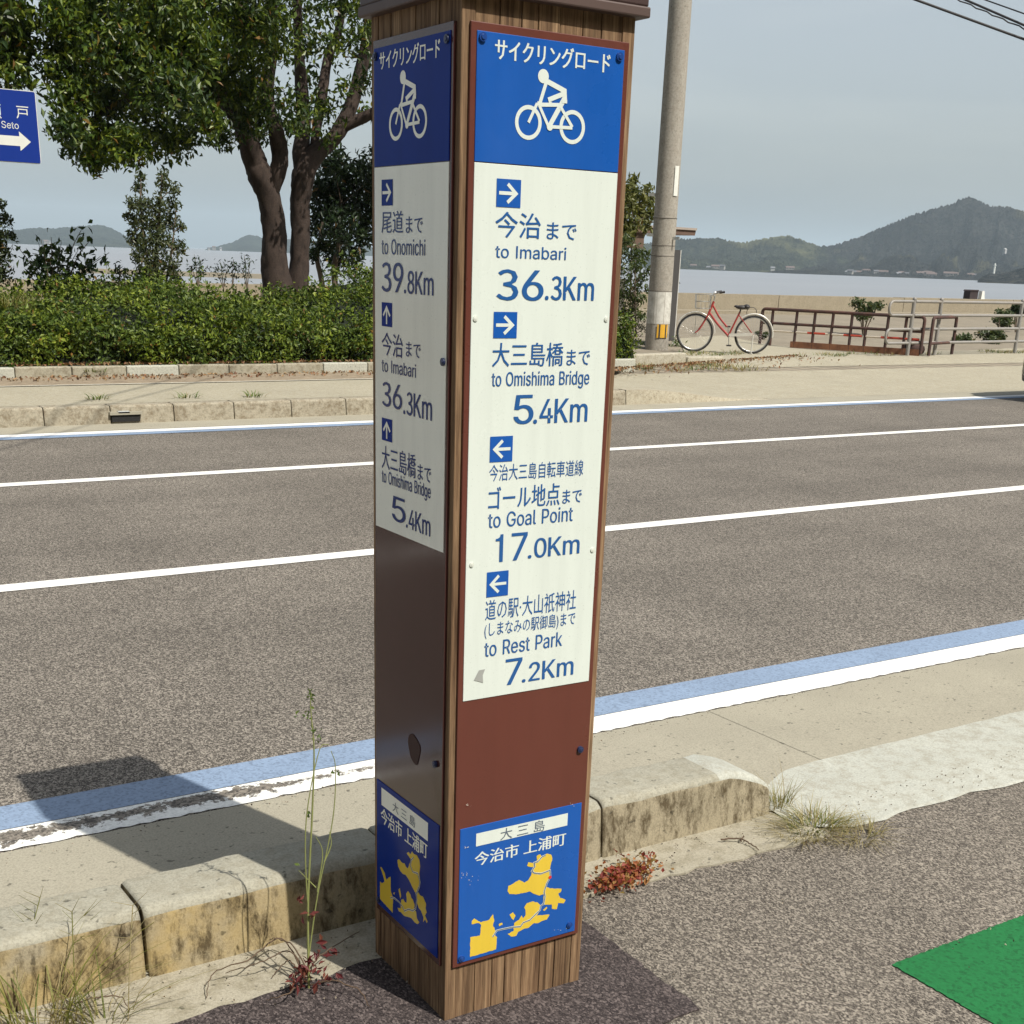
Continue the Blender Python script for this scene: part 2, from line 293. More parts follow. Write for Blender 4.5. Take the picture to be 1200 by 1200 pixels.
GLYPHS = {
    '.': (188, [[95,-4,78,-1,63,9,53,24,50,41,53,59,63,73,78,83,95,87,113,83,128,73,138,59,141,41,138,24,128,9,113,-1]]),
    '0': (453, [[227,-7,199,-5,174,1,151,11,130,24,111,41,95,62,80,86,69,113,60,144,53,178,49,214,48,254,49,294,53,330,60,364,69,395,81,422,95,447,112,467,130,484,151,498,174,508,200,514,227,516,254,514,279,508,302,498,323,484,342,467,358,447,372,422,384,395,393,364,400,330,404,294,405,254,404,214,400,178,393,144,384,113,373,86,359,62,342,41,323,24,302,11,279,1,254,-5],[227,50,261,56,290,74,313,103,330,144,336,168,340,194,343,223,344,254,343,285,340,314,336,341,330,365,313,405,290,435,261,453,227,460,192,453,163,435,140,405,123,365,117,341,113,314,110,285,109,254,110,223,113,194,117,168,123,144,140,103,163,74,192,56]]),
    '1': (380, [[150,0,206,0,206,509,165,509,158,475,139,452,108,437,65,432,65,388,150,388]]),
    '2': (453, [[64,0,64,47,234,229,282,282,299,305,311,327,318,348,320,371,317,397,308,419,293,436,273,449,250,457,224,460,196,457,172,447,153,433,139,413,130,390,127,362,66,362,71,405,86,442,111,473,143,496,182,511,225,516,268,511,306,497,337,474,361,445,376,411,381,372,378,345,371,318,357,290,336,259,322,241,306,223,288,202,267,180,153,60,153,57,389,57,389,0]]),
    '3': (403, [[201,-7,263,3,316,32,349,77,363,138,332,222,255,265,255,269,320,312,346,389,304,481,199,514,122,498,60,455,93,414,140,449,197,463,259,442,281,385,252,316,142,289,142,240,265,212,299,140,271,71,197,46,124,64,73,103,40,64,103,15]]),
    '4': (453, [[40,105,40,158,247,509,311,509,109,166,109,163,413,163,413,105],[282,0,282,121,282,146,282,318,343,318,343,0]]),
    '5': (453, [[221,-7,178,-2,140,11,108,32,83,60,66,93,60,130,122,130,127,108,138,89,154,73,173,60,196,52,221,50,250,53,276,64,298,82,314,104,324,131,328,162,324,193,314,221,297,244,275,262,248,273,218,277,192,275,167,268,145,258,128,246,67,253,96,509,366,509,366,452,151,452,134,301,136,301,155,315,178,325,203,331,229,334,263,330,294,321,321,306,345,285,364,260,379,231,388,199,391,163,385,117,369,76,343,41,309,15,268,-1]]),
    '6': (453, [[226,-7,182,-1,142,15,109,40,84,74,69,115,64,162,68,199,80,239,89,261,102,285,118,311,137,340,252,509,322,509,151,261,145,261,154,275,165,288,179,299,196,307,214,312,235,314,278,309,316,295,346,271,370,240,384,201,389,157,384,112,368,73,343,39,310,14,271,-2],[226,48,254,52,279,63,299,79,314,101,324,128,327,157,324,187,314,213,299,235,279,251,254,262,226,265,198,262,174,252,153,235,138,214,128,188,125,158,128,128,138,102,153,79,174,63,198,52]]),
    '7': (453, [[97,0,323,448,323,452,62,452,62,509,391,509,391,449,165,0]]),
    '8': (453, [[226,-7,178,-2,136,11,101,33,74,62,57,96,52,135,55,166,65,195,81,220,101,241,125,256,153,265,153,267,119,282,93,308,76,342,70,380,75,417,90,450,114,477,146,498,184,511,226,516,269,511,306,498,337,477,361,450,377,417,382,380,376,342,359,308,333,282,300,267,300,265,327,256,351,241,372,220,387,195,397,166,401,135,395,96,378,62,352,33,317,11,275,-2],[226,49,258,52,285,60,307,74,323,91,333,113,337,139,333,165,322,189,305,208,283,223,256,232,226,235,196,232,169,223,147,208,130,189,119,165,115,139,119,113,129,91,145,74,167,60,195,52],[226,290,252,292,274,300,293,313,307,330,316,351,319,376,316,399,308,420,294,437,275,449,252,457,226,460,200,457,177,449,159,437,145,420,136,399,133,376,136,351,145,330,159,313,178,300,201,292]]),
    '9': (453, [[226,516,271,510,310,494,343,468,368,434,384,393,389,347,385,309,373,270,363,248,350,224,334,197,315,168,200,0,130,0,301,248,307,248,299,234,287,221,273,210,257,202,238,196,218,195,175,199,137,214,106,237,83,269,68,307,64,352,69,397,85,436,110,469,143,494,182,510],[226,460,199,457,174,446,154,429,138,407,129,381,125,352,129,322,138,295,154,274,174,257,199,247,226,243,254,247,279,257,299,273,314,295,324,321,327,350,324,381,314,407,299,429,279,446,254,457]]),
    'B': (456, [[60,0,60,509,241,509,289,504,329,491,359,469,381,442,394,410,398,374,395,344,387,320,373,301,356,286,336,275,315,267,315,262,339,257,363,245,385,227,402,203,414,173,418,136,413,100,400,67,377,39,344,18,301,4,247,0],[125,57,245,57,296,63,330,80,349,105,355,137,352,161,342,184,327,203,306,218,279,228,248,231,125,231],[125,285,238,285,265,288,288,296,308,309,323,326,333,348,336,372,330,403,313,429,283,446,240,452,125,452]]),
    'G': (520, [[269,-7,236,-5,205,1,176,11,149,25,125,43,104,64,85,88,69,116,57,146,47,179,42,215,40,254,42,293,47,329,57,362,69,393,85,421,103,445,125,466,149,484,175,498,203,508,233,514,265,516,304,513,340,504,374,489,403,469,429,445,449,416,465,384,474,349,408,349,399,372,387,393,373,411,356,427,337,439,315,448,291,454,265,456,222,450,183,432,150,404,125,364,116,340,109,314,105,285,103,254,105,223,109,194,116,168,125,145,151,105,184,76,224,59,269,53,309,57,345,71,374,93,396,123,410,160,415,202,434,199,283,199,283,256,478,256,478,200,476,170,471,141,463,115,451,91,436,69,419,50,399,33,377,19,352,8,326,0,298,-5]]),
    'I': (200, [[68,0,130,0,130,508,68,508]]),
    'K': (467, [[104,145,104,216,139,261,174,303,212,344,364,509,448,509,231,276,228,276],[60,0,60,509,125,509,125,334,124,225,125,193,125,0],[372,0,188,259,228,309,449,0]]),
    'O': (533, [[267,-7,235,-5,205,1,177,11,150,25,126,42,105,63,86,88,70,115,57,146,48,179,42,215,40,254,42,293,48,329,57,362,70,393,86,421,105,445,126,466,150,484,177,498,205,508,235,514,267,516,299,514,329,508,357,498,384,484,408,466,429,445,448,421,464,393,477,362,486,329,491,293,493,254,491,215,486,179,477,146,464,115,448,88,429,63,408,42,384,25,357,11,329,1,299,-5],[267,53,310,59,349,76,383,105,408,144,418,168,425,194,429,223,430,254,429,286,425,314,418,341,408,365,383,404,349,433,310,450,267,456,223,450,184,433,151,404,125,364,116,340,109,314,105,285,103,254,105,223,109,194,116,168,125,144,151,105,184,76,223,59]]),
    'P': (445, [[60,0,60,509,235,509,289,503,332,487,366,462,390,430,404,391,409,348,404,304,390,265,366,233,332,207,289,191,235,186,109,186,109,242,233,242,269,246,297,256,318,272,333,294,342,319,344,348,342,376,333,402,318,423,297,439,268,449,232,452,125,452,125,0]]),
    'R': (449, [[60,0,60,509,236,509,290,504,333,489,367,465,390,433,405,395,409,352,405,309,390,271,367,240,333,217,289,203,236,198,96,198,96,255,234,255,269,258,298,267,319,281,334,300,342,324,345,352,342,380,334,405,319,425,298,440,269,449,233,452,125,452,125,0],[353,0,230,229,303,229,428,0]]),
    'S': (447, [[224,-9,172,-4,128,9,91,31,64,60,46,96,38,137,104,137,110,110,123,88,142,71,166,59,194,52,224,49,257,52,286,60,311,74,329,92,341,114,346,139,342,161,332,179,316,193,296,205,272,214,245,222,184,239,154,249,128,260,105,274,86,289,60,326,52,372,58,413,75,448,102,476,138,498,180,511,227,516,275,511,316,498,351,476,377,449,394,415,401,378,337,378,326,412,302,437,267,453,225,459,194,456,167,448,145,435,129,418,118,398,115,376,119,352,131,334,148,319,169,308,191,300,212,293,264,279,312,264,336,252,359,238,379,220,395,198,405,171,408,139,403,99,386,64,360,34,323,11,302,2,278,-4,252,-8]]),
    'a': (389, [[160,-9,126,-5,94,5,68,22,48,45,35,73,30,108,34,138,43,161,58,179,78,193,100,203,125,211,178,220,234,227,252,230,265,235,273,243,276,255,276,257,273,279,267,297,256,311,240,322,220,329,196,331,171,329,149,322,132,313,118,301,107,288,100,274,41,291,57,322,79,346,104,364,133,375,163,382,194,384,215,383,239,379,263,372,286,360,306,343,322,320,333,290,337,251,337,0,277,0,277,52,272,52,264,38,252,25,236,12,215,1,190,-6],[170,45,202,49,228,59,248,74,263,93,272,115,276,138,276,190,270,186,259,182,231,176,200,171,175,168,154,164,134,159,117,150,103,139,95,124,92,105,94,87,102,72,114,61,130,52,149,47]]),
    'b': (424, [[229,-8,198,-5,172,4,153,17,138,31,118,59,112,59,112,0,53,0,53,509,114,509,114,319,118,319,137,346,152,360,171,373,197,381,229,384,274,378,313,361,345,332,370,293,379,270,385,245,389,218,390,189,389,160,385,133,379,108,370,84,346,45,313,16,274,-2],[220,47,253,51,279,66,301,88,316,117,325,151,328,189,325,227,316,261,301,290,280,311,253,325,220,330,188,325,161,312,140,291,125,263,116,229,113,189,116,150,125,115,140,86,162,65,188,51]]),
    'c': (396, [[207,-8,159,-2,117,16,82,46,56,85,46,108,40,133,36,159,34,187,36,216,40,243,46,268,56,291,82,330,117,360,159,378,207,384,234,383,260,377,284,368,305,356,324,341,340,322,353,301,362,277,303,262,298,276,290,289,281,301,270,311,257,319,242,325,226,329,207,330,173,325,145,310,124,287,108,258,99,224,96,187,99,151,108,117,124,89,145,66,173,51,207,46,226,48,243,52,258,58,271,66,282,76,292,89,299,102,304,117,363,102,354,78,341,56,325,37,306,21,285,9,261,-1,235,-6]]),
    'd': (424, [[195,-8,151,-2,111,16,79,45,55,84,46,108,39,133,35,160,34,189,35,218,39,245,46,270,55,293,79,332,112,361,151,378,196,384,228,381,253,373,272,360,287,346,306,319,311,319,311,509,372,509,372,0,313,0,313,59,307,59,287,31,272,17,252,4,227,-5],[205,47,236,51,263,65,284,86,299,115,309,150,312,189,309,229,300,263,284,291,263,312,237,325,205,330,172,325,145,311,124,290,108,261,99,227,96,189,99,151,109,117,124,88,145,66,172,51]]),
    'e': (404, [[212,-8,161,-2,117,16,82,46,56,85,46,108,40,132,35,159,34,187,35,215,39,242,46,267,55,290,81,329,115,359,157,378,205,384,236,382,266,374,294,361,319,341,341,315,357,282,368,242,371,194,371,169,75,169,75,221,338,221,310,202,307,237,298,269,283,294,263,314,237,326,205,330,173,326,146,313,125,294,109,270,99,241,96,211,96,178,100,139,110,106,128,80,151,61,179,50,212,46,234,48,254,53,271,61,285,73,297,88,306,105,365,91,353,63,335,39,311,19,283,4,249,-5]]),
    'g': (425, [[207,-151,168,-148,134,-140,105,-127,82,-110,64,-91,51,-69,101,-41,122,-66,136,-78,154,-88,178,-95,207,-97,249,-92,282,-75,304,-47,311,-6,311,68,306,68,287,41,272,28,252,16,227,8,195,5,152,10,113,27,80,53,55,90,46,112,39,136,35,163,34,191,35,220,39,246,46,271,55,293,80,332,112,361,152,378,196,384,228,382,253,373,273,360,288,346,308,319,313,319,313,379,372,379,372,-9,367,-54,350,-90,324,-117,291,-136,251,-147],[205,59,237,63,264,75,285,95,300,121,309,154,312,193,309,231,300,264,285,291,264,312,237,325,205,330,172,325,145,312,124,290,109,262,99,229,96,193,99,155,109,123,124,96,145,76,172,63]]),
    'h': (410, [[114,227,114,0,53,0,53,509,114,509,114,287,102,287,124,332,152,362,187,379,227,384,264,380,295,369,321,349,341,321,353,285,357,240,357,0,296,0,296,235,290,275,273,304,246,323,210,329,184,326,161,317,141,303,126,283,117,257]]),
    'i': (167, [[53,0,53,379,114,379,114,0],[84,443,67,446,54,455,44,468,41,483,44,499,54,512,67,521,84,524,100,521,114,512,123,499,126,483,123,468,114,455,100,446]]),
    'k': (381, [[110,137,110,212,121,212,284,379,360,379,184,199,177,199],[53,0,53,509,114,509,114,0],[294,0,148,186,191,229,372,0]]),
    'l': (189, [[139,-2,101,3,74,20,58,47,53,84,53,509,114,509,114,99,115,77,120,62,130,54,146,52,160,53,170,54,181,3,162,-1]]),
    'm': (610, [[53,0,53,379,112,379,112,295,108,295,118,323,132,346,151,363,172,376,195,384,219,386,257,380,287,361,309,331,321,295,312,295,322,321,337,343,357,361,381,375,407,383,437,386,468,383,497,372,522,354,541,328,553,296,557,255,557,0,496,0,496,254,490,289,473,313,447,326,419,330,395,328,374,320,358,307,345,290,338,270,335,247,335,0,274,0,274,260,269,288,253,311,229,326,199,330,178,328,158,320,140,307,126,289,117,266,114,238,114,0]]),
    'n': (410, [[114,227,114,0,53,0,53,379,112,379,112,287,102,287,124,332,152,362,187,379,227,384,264,380,295,369,321,349,341,321,353,285,357,240,357,0,296,0,296,235,290,275,273,304,246,323,210,329,184,326,161,317,141,303,126,283,117,257]]),
    'o': (415, [[207,-8,159,-2,117,16,82,46,56,85,46,108,40,133,36,159,34,187,36,216,40,243,46,268,56,291,82,330,117,360,159,378,207,384,256,378,299,360,333,330,359,291,369,268,376,243,380,216,381,187,380,159,376,133,369,108,359,85,333,46,299,16,256,-2],[207,46,242,51,270,66,292,89,307,117,316,151,319,187,316,224,307,258,292,287,270,310,242,325,207,330,173,325,145,310,124,287,108,258,99,224,96,187,99,151,108,117,124,89,145,66,173,51]]),
    'r': (259, [[53,0,53,379,112,379,112,321,115,321,130,347,152,367,181,380,213,385,229,384,243,384,243,322,230,324,207,326,182,323,159,315,140,301,126,284,117,262,114,237,114,0]]),
    's': (365, [[182,-8,145,-5,112,3,84,18,62,38,45,63,36,94,94,107,105,79,124,60,150,49,181,45,217,50,244,62,262,81,268,103,265,121,254,136,237,147,212,155,149,170,104,186,72,208,53,237,47,274,51,305,65,332,87,354,115,370,149,381,187,384,223,381,254,372,279,358,299,339,314,316,324,290,268,277,258,298,243,316,219,328,187,333,156,329,131,317,114,299,109,277,112,258,124,243,144,232,172,223,229,209,275,194,306,171,325,142,331,107,326,75,312,47,290,24,260,6,223,-5]]),
    't': (227, [[204,379,204,327,6,327,6,379],[65,471,126,471,126,98,128,76,136,61,150,53,170,50,185,51,202,54,213,2,192,-3,168,-4,125,2,92,21,72,52,65,93]]),
}
TEXT_R = [
    ('j', 'サイクリングロード', 'w', 0.0617, 1.8990, 0.3025, 1.9315),
    ('>', '', 'b', 0.0719, 1.6673, 0.1225, 1.7133),
    ('j', '今治', 't', 0.0716, 1.6172, 0.1676, 1.6600),
    ('j', 'まで', 't', 0.1814, 1.6174, 0.2470, 1.6465),
    ('l', 'to Imabari', 't', 0.0729, 1.5826, 0.2261, 1.6043),
    ('l', '36', 't', 0.0782, 1.5103, 0.1784, 1.5638),
    ('l', '.3Km', 't', 0.1838, 1.5118, 0.2929, 1.5545),
    ('>', '', 'b', 0.0731, 1.4443, 0.1236, 1.4903),
    ('j', '大三島橋', 't', 0.0726, 1.3936, 0.2296, 1.4364),
    ('j', 'まで', 't', 0.2381, 1.3943, 0.2923, 1.4233),
    ('l', 'to Omishima Bridge', 't', 0.0726, 1.3514, 0.2933, 1.3845),
    ('l', '5', 't', 0.1239, 1.2878, 0.1665, 1.3419),
    ('l', '.4Km', 't', 0.1683, 1.2875, 0.2926, 1.3330),
    ('<', '', 'b', 0.0726, 1.2191, 0.1230, 1.2670),
    ('j', '今治大三島自転車道線', 'n', 0.0726, 1.1831, 0.2904, 1.2145),
    ('j', 'ゴール地点', 't', 0.0727, 1.1279, 0.2367, 1.1722),
    ('j', 'まで', 't', 0.2439, 1.1295, 0.2901, 1.1569),
    ('l', 'to Goal Point', 't', 0.0731, 1.0933, 0.2705, 1.1233),
    ('l', '17', 't', 0.0926, 1.0250, 0.1638, 1.0795),
    ('l', '.0Km', 't', 0.1679, 1.0256, 0.2905, 1.0651),
    ('<', '', 'b', 0.0734, 0.9563, 0.1233, 1.0066),
    ('j', '道の駅·大山祇神社', 'n', 0.0721, 0.9091, 0.2896, 0.9506),
    ('j', '(しまなみの駅御島)まで', 'n', 0.0713, 0.8714, 0.2899, 0.9050),
    ('l', 'to Rest Park', 't', 0.0725, 0.8340, 0.2597, 0.8652),
    ('l', '7', 't', 0.1246, 0.7674, 0.1625, 0.8224),
    ('l', '.2Km', 't', 0.1650, 0.7674, 0.2912, 0.8082),
    ('bar', '', 'w', 0.0646, 0.4181, 0.2975, 0.4479),
    ('j', '大 三 島', 'k', 0.1242, 0.4191, 0.2372, 0.4460),
    ('j', '今治市 上浦町', 'w', 0.0627, 0.3715, 0.2949, 0.4032),
]
TEXT_L = [
    ('j', 'サイクリングロード', 'w', 0.0516, 1.9010, 0.2838, 1.9323),
    ('>', '', 'b', 0.0591, 1.6686, 0.1058, 1.7143),
    ('j', '尾道', 't', 0.0590, 1.6198, 0.1482, 1.6593),
    ('j', 'まで', 't', 0.1599, 1.6201, 0.2260, 1.6487),
    ('l', 'to Onomichi', 't', 0.0588, 1.5814, 0.2367, 1.6095),
    ('l', '39', 't', 0.0587, 1.5129, 0.1492, 1.5676),
    ('l', '.8Km', 't', 0.1541, 1.5130, 0.2695, 1.5543),
    ('^', '', 'b', 0.0585, 1.4488, 0.1030, 1.4935),
    ('j', '今治', 't', 0.0584, 1.3938, 0.1486, 1.4373),
    ('j', 'まで', 't', 0.1625, 1.3986, 0.2221, 1.4264),
    ('l', 'to Imabari', 't', 0.0582, 1.3618, 0.2038, 1.3868),
    ('l', '36', 't', 0.0600, 1.2949, 0.1460, 1.3432),
    ('l', '.3Km', 't', 0.1528, 1.2886, 0.2688, 1.3331),
    ('^', '', 'b', 0.0579, 1.2274, 0.1037, 1.2718),
    ('j', '大三島橋', 't', 0.0578, 1.1704, 0.2053, 1.2172),
    ('j', 'まで', 't', 0.2137, 1.1710, 0.2684, 1.2015),
    ('l', 'to Omishima Bridge', 't', 0.0576, 1.1347, 0.2676, 1.1679),
    ('l', '5', 't', 0.1041, 1.0714, 0.1630, 1.1220),
    ('l', '.4Km', 't', 0.1663, 1.0670, 0.2676, 1.1065),
    ('bar', '', 'w', 0.0523, 0.4135, 0.2729, 0.4562),
    ('j', '大 三 島', 'k', 0.1089, 0.4209, 0.2161, 0.4456),
    ('j', '今治市 上浦町', 'w', 0.0495, 0.3692, 0.2708, 0.4079),
]
ISLANDS = [
    [(0.056,0.203), (0.080,0.201), (0.083,0.226), (0.078,0.232), (0.069,0.234), (0.059,0.234), (0.059,0.242), (0.065,0.247), (0.072,0.241), (0.082,0.233), (0.096,0.233), (0.103,0.234), (0.112,0.245), (0.116,0.227), (0.113,0.218), (0.120,0.203), (0.118,0.193), (0.125,0.185), (0.124,0.168), (0.123,0.155), (0.057,0.154)],
    [(0.128,0.217), (0.137,0.218), (0.138,0.213), (0.129,0.211)],
    [(0.152,0.186), (0.167,0.189), (0.168,0.209), (0.181,0.214), (0.187,0.223), (0.191,0.215), (0.197,0.220), (0.197,0.233), (0.193,0.241), (0.199,0.250), (0.214,0.251), (0.229,0.244), (0.237,0.235), (0.234,0.221), (0.227,0.212), (0.245,0.209), (0.262,0.206), (0.255,0.195), (0.242,0.195), (0.232,0.192), (0.221,0.195), (0.207,0.187), (0.192,0.187), (0.180,0.184), (0.175,0.175), (0.161,0.177)],
    [(0.155,0.233), (0.164,0.237), (0.171,0.226), (0.166,0.217), (0.161,0.222)],
    [(0.248,0.234), (0.243,0.252), (0.246,0.265), (0.250,0.278), (0.260,0.272), (0.275,0.268), (0.291,0.264), (0.290,0.256), (0.283,0.254), (0.289,0.241), (0.304,0.233), (0.299,0.225), (0.284,0.230), (0.281,0.215), (0.268,0.219), (0.266,0.231)],
    [(0.243,0.222), (0.253,0.228), (0.255,0.224), (0.248,0.219)],
    [(0.148,0.292), (0.149,0.305), (0.163,0.308), (0.177,0.313), (0.191,0.303), (0.200,0.306), (0.208,0.317), (0.209,0.324), (0.214,0.336), (0.207,0.337), (0.196,0.343), (0.199,0.351), (0.212,0.346), (0.222,0.350), (0.220,0.361), (0.229,0.363), (0.236,0.355), (0.247,0.361), (0.258,0.356), (0.262,0.345), (0.259,0.332), (0.256,0.316), (0.257,0.301), (0.252,0.290), (0.244,0.276), (0.243,0.262), (0.232,0.261), (0.217,0.269), (0.206,0.278), (0.192,0.278), (0.174,0.279), (0.153,0.284)],
]
ROUTE = [(0.113,0.189), (0.123,0.202), (0.135,0.202), (0.164,0.200), (0.185,0.196), (0.192,0.204), (0.209,0.206), (0.227,0.219), (0.235,0.224), (0.237,0.235), (0.244,0.237), (0.247,0.255), (0.244,0.267), (0.250,0.287), (0.259,0.301), (0.257,0.318), (0.243,0.316), (0.233,0.315), (0.215,0.321), (0.209,0.327), (0.216,0.337), (0.214,0.346), (0.224,0.347), (0.234,0.356), (0.248,0.359)]
DOT = (0.2578880356546578, 0.30068767826640763)
ISLANDS_L = [
    [(0.043,0.215), (0.043,0.170), (0.108,0.164), (0.110,0.203), (0.099,0.215), (0.097,0.252), (0.087,0.245), (0.078,0.235), (0.072,0.239), (0.068,0.248), (0.049,0.256), (0.045,0.252), (0.055,0.242), (0.062,0.234), (0.066,0.226), (0.055,0.216)],
    [(0.131,0.308), (0.139,0.314), (0.155,0.312), (0.167,0.315), (0.173,0.310), (0.183,0.310), (0.189,0.325), (0.198,0.337), (0.182,0.342), (0.176,0.345), (0.186,0.352), (0.194,0.349), (0.201,0.360), (0.209,0.357), (0.224,0.360), (0.236,0.353), (0.240,0.339), (0.236,0.322), (0.240,0.303), (0.233,0.288), (0.220,0.266), (0.210,0.270), (0.199,0.277), (0.187,0.284), (0.171,0.289), (0.159,0.286), (0.147,0.287), (0.135,0.294)],
    [(0.132,0.189), (0.148,0.194), (0.150,0.216), (0.160,0.224), (0.168,0.220), (0.177,0.222), (0.177,0.234), (0.174,0.243), (0.183,0.254), (0.195,0.251), (0.199,0.245), (0.207,0.244), (0.215,0.235), (0.213,0.223), (0.223,0.221), (0.227,0.206), (0.238,0.202), (0.231,0.194), (0.216,0.191), (0.200,0.194), (0.180,0.188), (0.164,0.183), (0.151,0.185), (0.138,0.183)],
    [(0.226,0.245), (0.226,0.265), (0.233,0.274), (0.241,0.270), (0.252,0.273), (0.260,0.268), (0.268,0.262), (0.266,0.251), (0.272,0.242), (0.264,0.232), (0.276,0.222), (0.272,0.216), (0.265,0.222), (0.255,0.210), (0.257,0.223), (0.245,0.234), (0.234,0.236)],
    [(0.137,0.237), (0.144,0.244), (0.150,0.226), (0.146,0.218)],
    [(0.110,0.216), (0.120,0.223), (0.116,0.214)],
]
ROUTE_L = [(0.099,0.199), (0.116,0.206), (0.140,0.207), (0.156,0.204), (0.168,0.197), (0.188,0.211), (0.207,0.216), (0.221,0.228), (0.226,0.253), (0.222,0.263), (0.237,0.290), (0.240,0.303), (0.229,0.318), (0.206,0.312), (0.194,0.323), (0.198,0.337), (0.213,0.353)]
# ------------------------------------------------------------------ the setting: ground, road, markings, kerbs
def S(o): o['kind'] = 'structure'; return o
def sheet(name, poly, z, m, up=None):
    mb = MB(); mb.add([(x, y, z) for x, y in poly], [tuple(range(len(poly)))]); return S(mb.build(name, m))
def grid(name, xs, ys, hf, m):
    V = [(x, y, hf(x, y)) for y in ys for x in xs]; nx = len(xs)
    F = [(j*nx+i, j*nx+i+1, (j+1)*nx+i+1, (j+1)*nx+i) for j in range(len(ys)-1) for i in range(nx-1)]
    return S(np_mesh(name, V, F, m, smooth=True))

m_asph_old = asphalt('worn path asphalt', (.042,.035,.030), (.35,.31,.255), 235, .2, .42)
m_asph_new = asphalt('dark patch asphalt', (.020,.015,.0155), (.165,.135,.127), 240, .12, .55)
m_road = asphalt('road asphalt', (.040,.034,.029), (.375,.337,.285), 195, .2, .42, stripes=True)
m_conc = concrete('gutter concrete', (.35,.325,.255))
m_conc_d = concrete('base concrete', (.37,.34,.265), moss=(.12,.10,.05), moss_amt=.45)
m_kerb = concrete('kerb concrete', (.35,.335,.27), moss=(.19,.165,.11), moss_amt=.4, msc=6)
m_kerbf = concrete('stained kerb face', (.34,.295,.205), lichen=True, moss=(.06,.042,.02), moss_amt=.88, streak=True, msc=5.5)
m_mortar = concrete('pale mortar', (.455,.46,.405), moss=(.27,.25,.195), moss_amt=.6, pit=.85)
m_far = concrete('far pavement concrete', (.385,.355,.275), moss=(.26,.22,.14), moss_amt=.55, grit=60)
m_white = None
def paint(name, col, wear, ycentre=None, ywidth=.05, xmax=None, cell=130, spk=.86):
    m, nt, b = base_mat(name); co = coords(nt, world=True)
    n1 = noise(nt, coords(nt, (1, 1, 1), world=True), 26, 8, .75); n2 = noise(nt, co, 2.3, 3, .5)
    f = math_n(nt, 'ADD', n1, math_n(nt, 'MULTIPLY', n2, .55))
    if ycentre is not None:
        y = sep(nt, co, 1); dy = math_n(nt, 'ABSOLUTE', math_n(nt, 'SUBTRACT', y, ycentre))
        f = math_n(nt, 'ADD', f, math_n(nt, 'MULTIPLY', math_n(nt, 'SUBTRACT', ywidth, dy), 4.2))
    if xmax is not None:
        x = sep(nt, co, 0); f = math_n(nt, 'SUBTRACT', f, math_n(nt, 'MULTIPLY', math_n(nt, 'MAXIMUM', math_n(nt, 'SUBTRACT', x, xmax), 0.0), .55))
    k = ramp(nt, f, [(wear, 0.0), (wear+.035, 1.0)])
    v = N(nt, 'ShaderNodeTexVoronoi'); v.inputs['Scale'].default_value = cell; nt.links.new(co, v.inputs['Vector'])
    under = mix(nt, sep(nt, v.outputs['Color'], 0), (.05,.045,.04), (.27,.24,.2))
    g = ramp(nt, noise(nt, co, 90, 3, .6), [(.3, .86), (.6, 1.03)])
    big = ramp(nt, noise(nt, co, 1.7, 4, .6), [(.3, .9), (.7, 1.05)])
    c = mix(nt, 1.0, mix(nt, 1.0, col, g, 'MULTIPLY'), big, 'MULTIPLY')
    c = mix(nt, 1.0, c, ramp(nt, sep(nt, v.outputs['Color'], 1), [(.0, spk), (.35, 1.0), (1, 1.04)]), 'MULTIPLY')
    nt.links.new(mix(nt, k, c, under), b.inputs['Base Color']); b.inputs['Roughness'].default_value = .7; b.inputs['Specular IOR Level'].default_value = .3
    bump(nt, b, noise(nt, co, 130, 2, .6), .3, .003)
    return m
m_edge = paint('worn white line', (.80,.80,.76), .74, 1.42, .032, .15)
m_line = paint('white line paint', (.80,.79,.75), 1.13)
m_blue = paint('blue line paint', (.225,.30,.42), 1.12, spk=.7)
m_green = paint('green path paint', (.012,.145,.040), 1.05, spk=.66)

sheet('ground', [(-400,-500),(400,-500),(400,25),(-400,25)], -.12, mat('earth', (.24,.20,.13), .9, .3, .6))
sheet('path', [(-60,-30),(120,-30),(120,.325),(-60,.325)], 0, m_asph_old)
# newer, darker square of asphalt round the pillar, with ragged edges
pts = []
def ragged(a, b, n, amp):
    a, b = Vector((*a,0)), Vector((*b,0)); t = (b-a).normalized(); nrm = Vector((-t.y, t.x, 0))
    return [tuple((a+(b-a)*(i/n)+nrm*rs.uniform(-amp, amp))[:2]) for i in range(n)]
pts = ragged((-.95,-.245),(.53,-.245),60,.005)+ragged((.53,-.245),(.54,.25),24,.005)+ragged((.54,.25),(-.05,.335),24,.007)+ragged((-.05,.335),(-.95,.28),26,.008)+ragged((-.95,.28),(-.95,-.245),10,.006)
mb = MB(); mb.prism(pts, -.01, .005); S(mb.build('asphalt_patch', m_asph_new))
# concrete base strip under the kerb, irregular front edge
fr = [(-8, .33)]+[(x, .31+.02*math.sin(x*3.1)+rs.uniform(-.012,.012)) for x in np.arange(-3,1.5,.05)]+[(1.5,.30),(1.5,.56),(-8,.56)]
mb = MB(); mb.prism(fr, -.02, .0055); S(mb.build('concrete_strip', m_conc_d))
